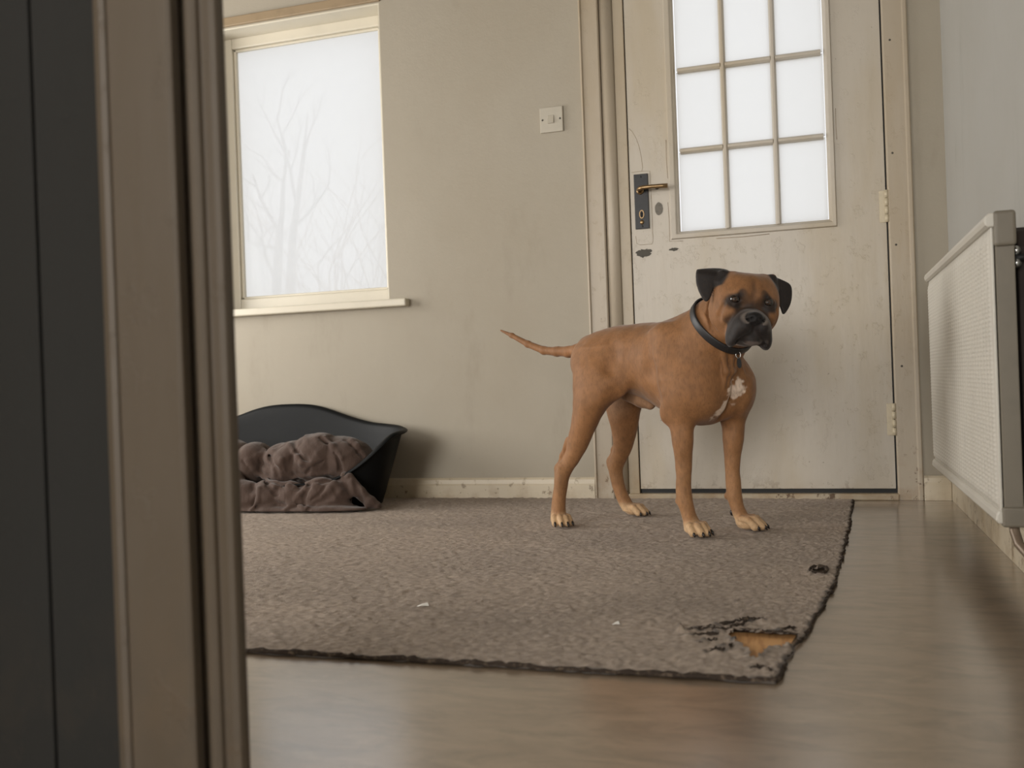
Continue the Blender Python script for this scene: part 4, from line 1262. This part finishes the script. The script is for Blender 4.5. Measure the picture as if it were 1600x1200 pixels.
hell((0.078, 0, -0.024), (0.040, 0.026, 0.020), 0.018)               # bridge
hell((0.070, 0, -0.070), (0.042, 0.034, 0.022), 0.010)               # lower jaw
hell((0.098, 0.004, -0.078), (0.017, 0.022, 0.014), 0.006)           # chin
hell((0.02, 0, -0.058), (0.05, 0.045, 0.035), 0.03)                 # throat
hell((0.116, 0, -0.026), (0.016, 0.0200, 0.0155), 0.005)              # nose
hchain([(0.132, 0, -0.040), (0.128, 0, -0.062)], [0.0022, 0.003], 0.006, 'sub')
for s in (-1, 1):
    hell((0.131, s * 0.0100, -0.028), (0.007, 0.0050, 0.0046), 0.004, None, 'sub')
    hell((0.122, s * 0.0185, -0.031), (0.006, 0.004, 0.003), 0.003, None, 'sub')
    # lip line under the flews
    hchain([(0.122, s * 0.004, -0.062), (0.118, s * 0.020, -0.074), (0.098, s * 0.036, -0.086)], [0.003, 0.004, 0.004], 0.006, 'sub')
    # cheek crease
    hchain([(0.060, s * 0.066, 0.000), (0.048, s * 0.074, -0.030), (0.045, s * 0.070, -0.066)], [0.0035, 0.0045, 0.004], 0.012, 'sub')
    hchain([(0.076, s * 0.012, 0.072), (0.086, s * 0.009, 0.038), (0.094, s * 0.012, 0.012)], [0.003, 0.0042, 0.003], 0.010, 'sub')
hchain([(0.060, 0, 0.084), (0.078, 0, 0.058), (0.088, 0, 0.028), (0.094, 0, 0.004)], [0.0035, 0.0060, 0.0070, 0.005], 0.012, 'sub')

for s in (-1, 1):
    # folds of loose skin between cheek and collar
    hchain([(-0.028, s * 0.079, 0.022), (-0.014, s * 0.083, -0.022), (0.004, s * 0.074, -0.062), (0.030, s * 0.052, -0.092)], [0.003, 0.0045, 0.0045, 0.003], 0.010, 'sub')
    hchain([(-0.046, s * 0.074, 0.010), (-0.036, s * 0.082, -0.035), (-0.014, s * 0.075, -0.078)], [0.003, 0.004, 0.003], 0.010, 'sub')

EARR = np.array([(-0.040, 0.086), (-0.0634, 0.0935), (-0.1139, 0.0870), (-0.1250, 0.0795), (-0.1240, 0.0503), (-0.1134, 0.0226), (-0.1003, 0.0062), (-0.0901, 0.0152), (-0.0804, 0.0449), (-0.055, 0.060)])
EARL = np.array([(0.040, 0.0870), (0.0598, 0.0870), (0.0864, 0.0790), (0.1110, 0.0670), (0.1160, 0.0414), (0.1110, 0.0153), (0.0962, -0.0070), (0.0882, 0.0066), (0.0766, 0.0376), (0.055, 0.055)])


def round_poly(p, n=5):
    o = []
    for i in range(len(p)):
        a, b, c, d = p[i - 1], p[i], p[(i + 1) % len(p)], p[(i + 2) % len(p)]
        for k in range(n):
            t = k / n
            o.append(0.5 * ((2 * b) + (c - a) * t + (2 * a - 5 * b + 4 * c - d) * t * t + (3 * b - a - 3 * c + d) * t ** 3))
    return np.array(o)


EARR0, EARL0 = EARR, EARL
EARR, EARL = round_poly(EARR), round_poly(EARL)


def ear_fn(poly, s):
    def fn(P):
        q = (P - HC.astype(np.float32)) @ HB.T.astype(np.float32)
        d2 = poly_sd(q[:, 1:].astype(np.float64), poly)
        y = np.abs(q[:, 1]); z = q[:, 2]
        xs = -0.004 + 0.10 * (y - 0.06) - 0.25 * (z - 0.06) - 6.0 * np.maximum(y - 0.075, 0) ** 2 - 9 * np.maximum(z - 0.070, 0) ** 2 * 4
        dx = np.abs(q[:, 0] - xs) - 0.0018
        d2 = d2 + 0.0035
        o = np.hypot(np.maximum(d2, 0), np.maximum(dx, 0)) + np.minimum(np.maximum(d2, dx), 0)
        return (o - 0.0038).astype(np.float32)
    return fn


for poly, s, e_ in ((EARR, -1, EARR0), (EARL, 1, EARL0)):
    c = hw_(0, s * 0.085, 0.045)
    dg.put(ear_fn(poly, s), c - 0.075, c + 0.075, 0.007)
    hchain([(0.004, e_[0][0], e_[0][1] - 0.012), (-0.002, e_[0][0] + s * 0.022, e_[0][1] - 0.008), (0.006, e_[9][0] + s * 0.016, e_[9][1] - 0.002)], [0.009, 0.008, 0.005], 0.012)

# eyes: find the face surface, press sockets, keep centres for the eyeballs
EYES = []
for s in (-1, 1):
    y, z = s * 0.0405, 0.0165
    xs = np.linspace(0.02, 0.12, 400)
    pts = np.array([hw_(x, y, z) for x in xs])
    d = dg(pts)
    x0 = xs[np.argmax(d > 0)]
    EYES.append((x0 - 0.0060, y, z))
    hell((x0 + 0.003, y, z), (0.010, 0.0128, 0.0092), 0.004, None, 'sub')
    hchain([(x0 - 0.004, y - s * 0.0145, z - 0.001), (x0 + 0.0010, y - s * 0.002, z + 0.0110), (x0 - 0.007, y + s * 0.0145, z + 0.002)], [0.0026, 0.0034, 0.0026], 0.006)
    hchain([(x0 - 0.002, y - s * 0.0135, z - 0.004), (x0 + 0.000, y, z - 0.0110), (x0 - 0.007, y + s * 0.0135, z - 0.003)], [0.0020, 0.0028, 0.0020], 0.006)

dg.put(lambda P: 0.0005 - P[:, 2], (-1, -1, -1), (1, 1, 0.001), 0.004, 'clip')
V, Q = surface(dg, (-0.62, -0.20, -0.02), (0.50, 0.22, 0.70), 0.003, 2)

# coat colours by place on the body
fawn = np.array(srgb(134, 94, 60)); tan = np.array(srgb(154, 115, 79)); dark = np.array(srgb(31, 27, 26)); grey = np.array(srgb(78, 71, 66)); white = np.array(srgb(226, 206, 188)); pale = np.array(srgb(200, 168, 130))
q = (V - HC) @ HB.T
x, y, z = q.T
nz_ = vnoise(V * 60); nb = vnoise(V * 14 + 3); nf = vnoise(V * np.array([160, 160, 90]) + 7)
C_ = np.tile(fawn, (len(V), 1))


def blend(c, m):
    global C_
    m = np.clip(m, 0, 1)[:, None]
    C_ = C_ * (1 - m) + np.asarray(c) * m


blend(fawn * 0.82, sstep(0.50, 0.575, V[:, 2]) * (V[:, 0] < 0.2) * 0.6)       # darker saddle
blend(tan, sstep(0.30, 0.10, V[:, 2]) * 0.55)
blend(np.array(srgb(150, 118, 92)), sstep(0.42, 0.36, V[:, 2]) * sstep(0.10, 0.02, V[:, 0]) * sstep(0.085, 0.045, np.abs(V[:, 1])) * sstep(0.27, 0.33, V[:, 2]) * 0.7)
blend(pale, sstep(0.052, 0.024, V[:, 2] + 0.006 * nz_) * 0.85)
blend(dark, sstep(0.006, 0.002, V[:, 2]) * 0.6)
onhead = (x > -0.10) & (np.abs(y) < 0.14) & (z > -0.13) & (V[:, 0] > 0.2)
# white blaze on the breast
wm = np.maximum(1 - np.hypot((V[:, 1] - 0.008) / 0.034, (V[:, 2] - 0.372) / 0.028), 1 - np.hypot((V[:, 1] + 0.022 - (V[:, 2] - 0.33) * 0.7) / 0.022, (V[:, 2] - 0.335) / 0.040))
blend(white, sstep(0.0, 0.35, wm + 0.40 * vnoise(V * 75) + 0.25 * vnoise(V * 150) + 0.2 * nb) * (V[:, 0] > 0.17) * 0.88)
# dark mask
mz = sstep(0.052, 0.078, x + 0.010 * nz_ - 0.010 * (np.abs(y) < 0.02)) * sstep(0.010, -0.010, z + 0.45 * np.abs(y) + 0.002)
blend(dark * 1.25, mz * onhead)
fl2 = sstep(0.050, 0.062, x) * sstep(-0.03, -0.045, z) * sstep(0.01, 0.02, np.abs(y))
blend(dark * 1.3, fl2 * onhead)
blend(grey, sstep(0.25, 0.6, nb + 0.5 * nz_ + 0.25) * (fl2 + mz * (np.abs(y) > 0.015)) * onhead * 0.55)
for s in (-1, 1):
    ey = np.hypot((y - s * 0.036) / 0.029, (z - 0.0120 - 0.16 * (0.037 - s * y)) / 0.0205)
    blend(dark, sstep(1.25, 0.75, ey + 0.15 * nz_) * (x > 0.02) * onhead * 0.95)
    br = np.hypot((y - s * 0.026) / 0.012, (z - 0.034) / 0.011)
    blend(dark, sstep(1.2, 0.6, br + 0.2 * nz_) * (x > 0.02) * onhead * 0.8)
    lk = np.hypot((y - s * 0.024) / 0.022, (z + 0.012) / 0.026)
    blend(dark * 1.2, sstep(1.3, 0.6, lk + 0.2 * nz_) * (x > 0.04) * onhead * 0.85)
blend(dark * 1.4, sstep(0.008, 0.002, np.abs(y)) * sstep(0.075, 0.05, z) * (z > 0.0) * (x > 0.04) * onhead * 0.55)
blend(fawn * 0.62, sstep(0.034, 0.012, np.abs(y)) * sstep(0.09, 0.03, z) * (z > -0.008) * (x > 0.03) * onhead * 0.6)
blend(dark * 1.3, sstep(0.026, 0.012, np.abs(y) + 0.004 * nz_) * sstep(0.024, 0.004, z) * (x > 0.05) * onhead * 0.8)
# nose leather, lips, chin
nn = np.sqrt(((x - 0.116) / 0.017) ** 2 + (y / 0.0215) ** 2 + ((z + 0.027) / 0.0165) ** 2)
blend(np.array(srgb(20, 19, 20)), sstep(1.12, 0.98, nn) * (x > 0.105) * onhead)
rimn = sstep(1.10, 1.2, nn) * sstep(1.75, 1.3, nn) * (z > -0.040) * (x > 0.075)
blend(np.array(srgb(132, 122, 114)), rimn * onhead * 0.6)
blend(np.array(srgb(120, 108, 102)), sstep(0.022, 0.012, np.abs(y - 0.004)) * sstep(-0.079, -0.085, z) * (x > 0.088) * onhead * 0.7)
# ears
for poly in (EARR, EARL):
    s = np.sign(poly[0][0])
    d2 = poly_sd(q[:, 1:], poly)
    ex = sstep(0.004, 0.0, d2) * sstep(0.040, 0.050, np.abs(y)) * (np.abs(x) < 0.05) * (x > -0.035)
    inner = np.maximum(sstep(0.050, 0.058, np.abs(y) + 0.55 * (z - 0.075)), sstep(0.074, 0.080, np.abs(y)))
    blend(dark * 1.15, ex * inner * onhead)
C_ = C_ * (1 + 0.10 * nz_ + 0.08 * nb + 0.10 * nf)[:, None]
C_ = np.clip(C_, 0.002, 1)

FUR = Mat('short_fawn_coat', 0.62, 0.28).attr('coat')
FUR.mix((0.05, 0.026, 0.012), FUR.ramp(FUR.noise(330, (1, 1, 0.28), 3, 0.6), 0.45, 0.75), 0.30)
FUR.bump(FUR.noise(420, (1, 1, 0.35), 3, 0.6), 0.0010, 0.45)
FUR.bump(FUR.noise(60, detail=3), 0.0012, 0.25)
FUR = FUR.done(Sheen_Weight=0.16, Sheen_Roughness=0.4)
DOG_S = 0.982
DOG_O = Vector((-0.4537, 2.6318, 0.0075))
hd = math.atan2(-0.458, 0.889)
dog = empty('dog', DOG_O)
dog.rotation_euler = (0, 0, hd)
dog.scale = (DOG_S,) * 3
tag(dog, 'fawn short-haired dog with black mask and black collar standing on the rug', 'dog')


def dchild(name, me, mat, parent):
    me.materials.append(mat)
    o = bpy.data.objects.new(name, me)
    COL.objects.link(o)
    o.parent = parent
    return o


def mb_child(mb, name, mat, parent):
    me = bpy.data.meshes.new(name)
    me.from_pydata(mb.v, [], mb.f)
    me.polygons.foreach_set('use_smooth', mb.sm)
    bm = bmesh.new(); bm.from_mesh(me)
    bmesh.ops.recalc_face_normals(bm, faces=bm.faces)
    bm.to_mesh(me); bm.free()
    return dchild(name, me, mat, parent)


me = np_mesh('body', V, Q)
set_col(me, 'coat', C_)
dchild('body', me, FUR, dog)
EYEM = plain('dark_eye', srgb(22, 15, 11), 0.06, var=0.1, spec=0.8)
IRIS = plain('brown_iris', srgb(62, 48, 40), 0.08, var=0.2, scale=300)
PUP = plain('pupil', (0.003, 0.003, 0.003), 0.05, var=0.0)
fw = HB[0]
for (ex, ey, ez) in EYES:
    c = hw_(ex, ey, ez)
    eo = mb_child(MB().ball(c, 0.0130, 22, 16), 'eye', EYEM, dog)
    tocam = Vector(HB.T @ np.array([0.97, -0.22, -0.05])).normalized()
    R3 = tocam.to_track_quat('Z', 'Y').to_matrix()
    mb_child(MB().ball(Vector(c) + tocam * 0.0082, (0.0078, 0.0078, 0.0052), 18, 10, R3), 'iris', IRIS, eo)
    mb_child(MB().ball(Vector(c) + tocam * 0.0114, (0.0036, 0.0036, 0.0022), 14, 8, R3), 'pupil', PUP, eo)
NAILM = plain('dark_claw', srgb(34, 29, 27), 0.35, var=0.2, scale=200)
for e0, e1, e2, sc in NAILS:
    mb_child(MB().tube([e0, e1, e2], [0.0048 * sc, 0.0038 * sc, 0.0012 * sc], 8), 'claw', NAILM, dog)

for c, r in (((0.2075, 0.060, 0.046), (0.006, 0.006, 0.009)), ((0.1945, 0.064, 0.086), (0.0055, 0.006, 0.006))):
    mb_child(MB().ball(c, r, 12, 8), 'carpal_pad', NAILM, dog)

# collar: a strap that hugs the neck, found by walking out from the neck axis to the coat
CC = np.array([0.252, -0.019, 0.536])
ca = np.array([0.76, -0.17, 0.62]); ca /= np.linalg.norm(ca)
e1 = np.cross(ca, [0, 1, 0]); e1 /= np.linalg.norm(e1)
e2 = np.cross(ca, e1)
nC = 72
bandr = []
for off in (-0.010, 0.0, 0.010):
    row = []
    for k in range(nC):
        a = 2 * math.pi * k / nC
        d_ = e1 * math.cos(a) + e2 * math.sin(a)
        rr = np.linspace(0.03, 0.15, 240)
        f_ = dg(CC + ca * off + rr[:, None] * d_)
        row.append(rr[np.argmax(f_ > 0)])
    bandr.append(row)
bandr = np.array(bandr)
rc = bandr.max(0)
for _ in range(8): rc = np.maximum(rc, 0.25 * np.roll(rc, 1) + 0.5 * rc + 0.25 * np.roll(rc, -1)); rc = 0.25 * np.roll(rc, 1) + 0.5 * rc + 0.25 * np.roll(rc, -1)
m_ = MB()
sect = [(-0.0105, 0.000), (-0.0105, 0.0030), (-0.008, 0.0042), (0.008, 0.0042), (0.0105, 0.0030), (0.0105, 0.000)]
v = []
for k in range(nC):
    a = 2 * math.pi * k / nC
    d_ = e1 * math.cos(a) + e2 * math.sin(a)
    for so, sr in sect: v.append(CC + ca * so + d_ * (rc[k] + 0.0005 + sr))
ns = len(sect)
m_.add(v, [(k * ns + j, k * ns + (j + 1) % ns, ((k + 1) % nC) * ns + (j + 1) % ns, ((k + 1) % nC) * ns + j) for k in range(nC) for j in range(ns)], True)
LEATH = plain('black_leather', srgb(38, 38, 40), 0.42, var=0.2, scale=120, bump=0.0006)
collar = tag(mb_child(m_, 'collar', LEATH, dog), 'black leather collar')
# ring and tag hang at the lowest front point
kf = int(np.argmax([(rc[k]) * ((e1 * math.cos(2 * math.pi * k / nC) + e2 * math.sin(2 * math.pi * k / nC)) @ np.array([0.6, -0.10, -0.8])) for k in range(nC)]))
a = 2 * math.pi * kf / nC
dl = e1 * math.cos(a) + e2 * math.sin(a)
p0 = CC + dl * (rc[kf] + 0.008) - ca * 0.006
ringp = [p0 + np.array([0.3, 0.2, 0.0]) * 0 + (np.array([0.55, -0.70, 0]) * 0 + np.array([0.62, 0.62, 0.0]) * math.cos(t) * 0.006 / 0.88 + np.array([0, 0, 1]) * math.sin(t) * 0.008) for t in np.linspace(0, 2 * math.pi, 17)]
mb_child(MB().tube(ringp, 0.0014, 8, False), 'ring', CHROME, collar)
tg = MB()
c0 = p0 + np.array([0.004, -0.003, -0.021])
ux = np.array([0.66, 0.75, 0.0]); uz = np.array([-0.08, 0.0, 1.0]); un = np.array([0.75, -0.66, 0.05])
out = [(0.0055 * math.cos(t), 0.013 * (1 if math.sin(t) > 0 else -1) * abs(math.sin(t)) ** 0.7) for t in np.linspace(0, 2 * math.pi, 25)[:-1]]
v = [c0 + ux * i + uz * j + un * s * 0.001 for s in (-1, 1) for i, j in out]
tg.add(v, [tuple(range(24))[::-1], tuple(range(24, 48))] + [(k, (k + 1) % 24, 24 + (k + 1) % 24, 24 + k) for k in range(24)])
mb_child(tg, 'name_tag', GUN, collar)
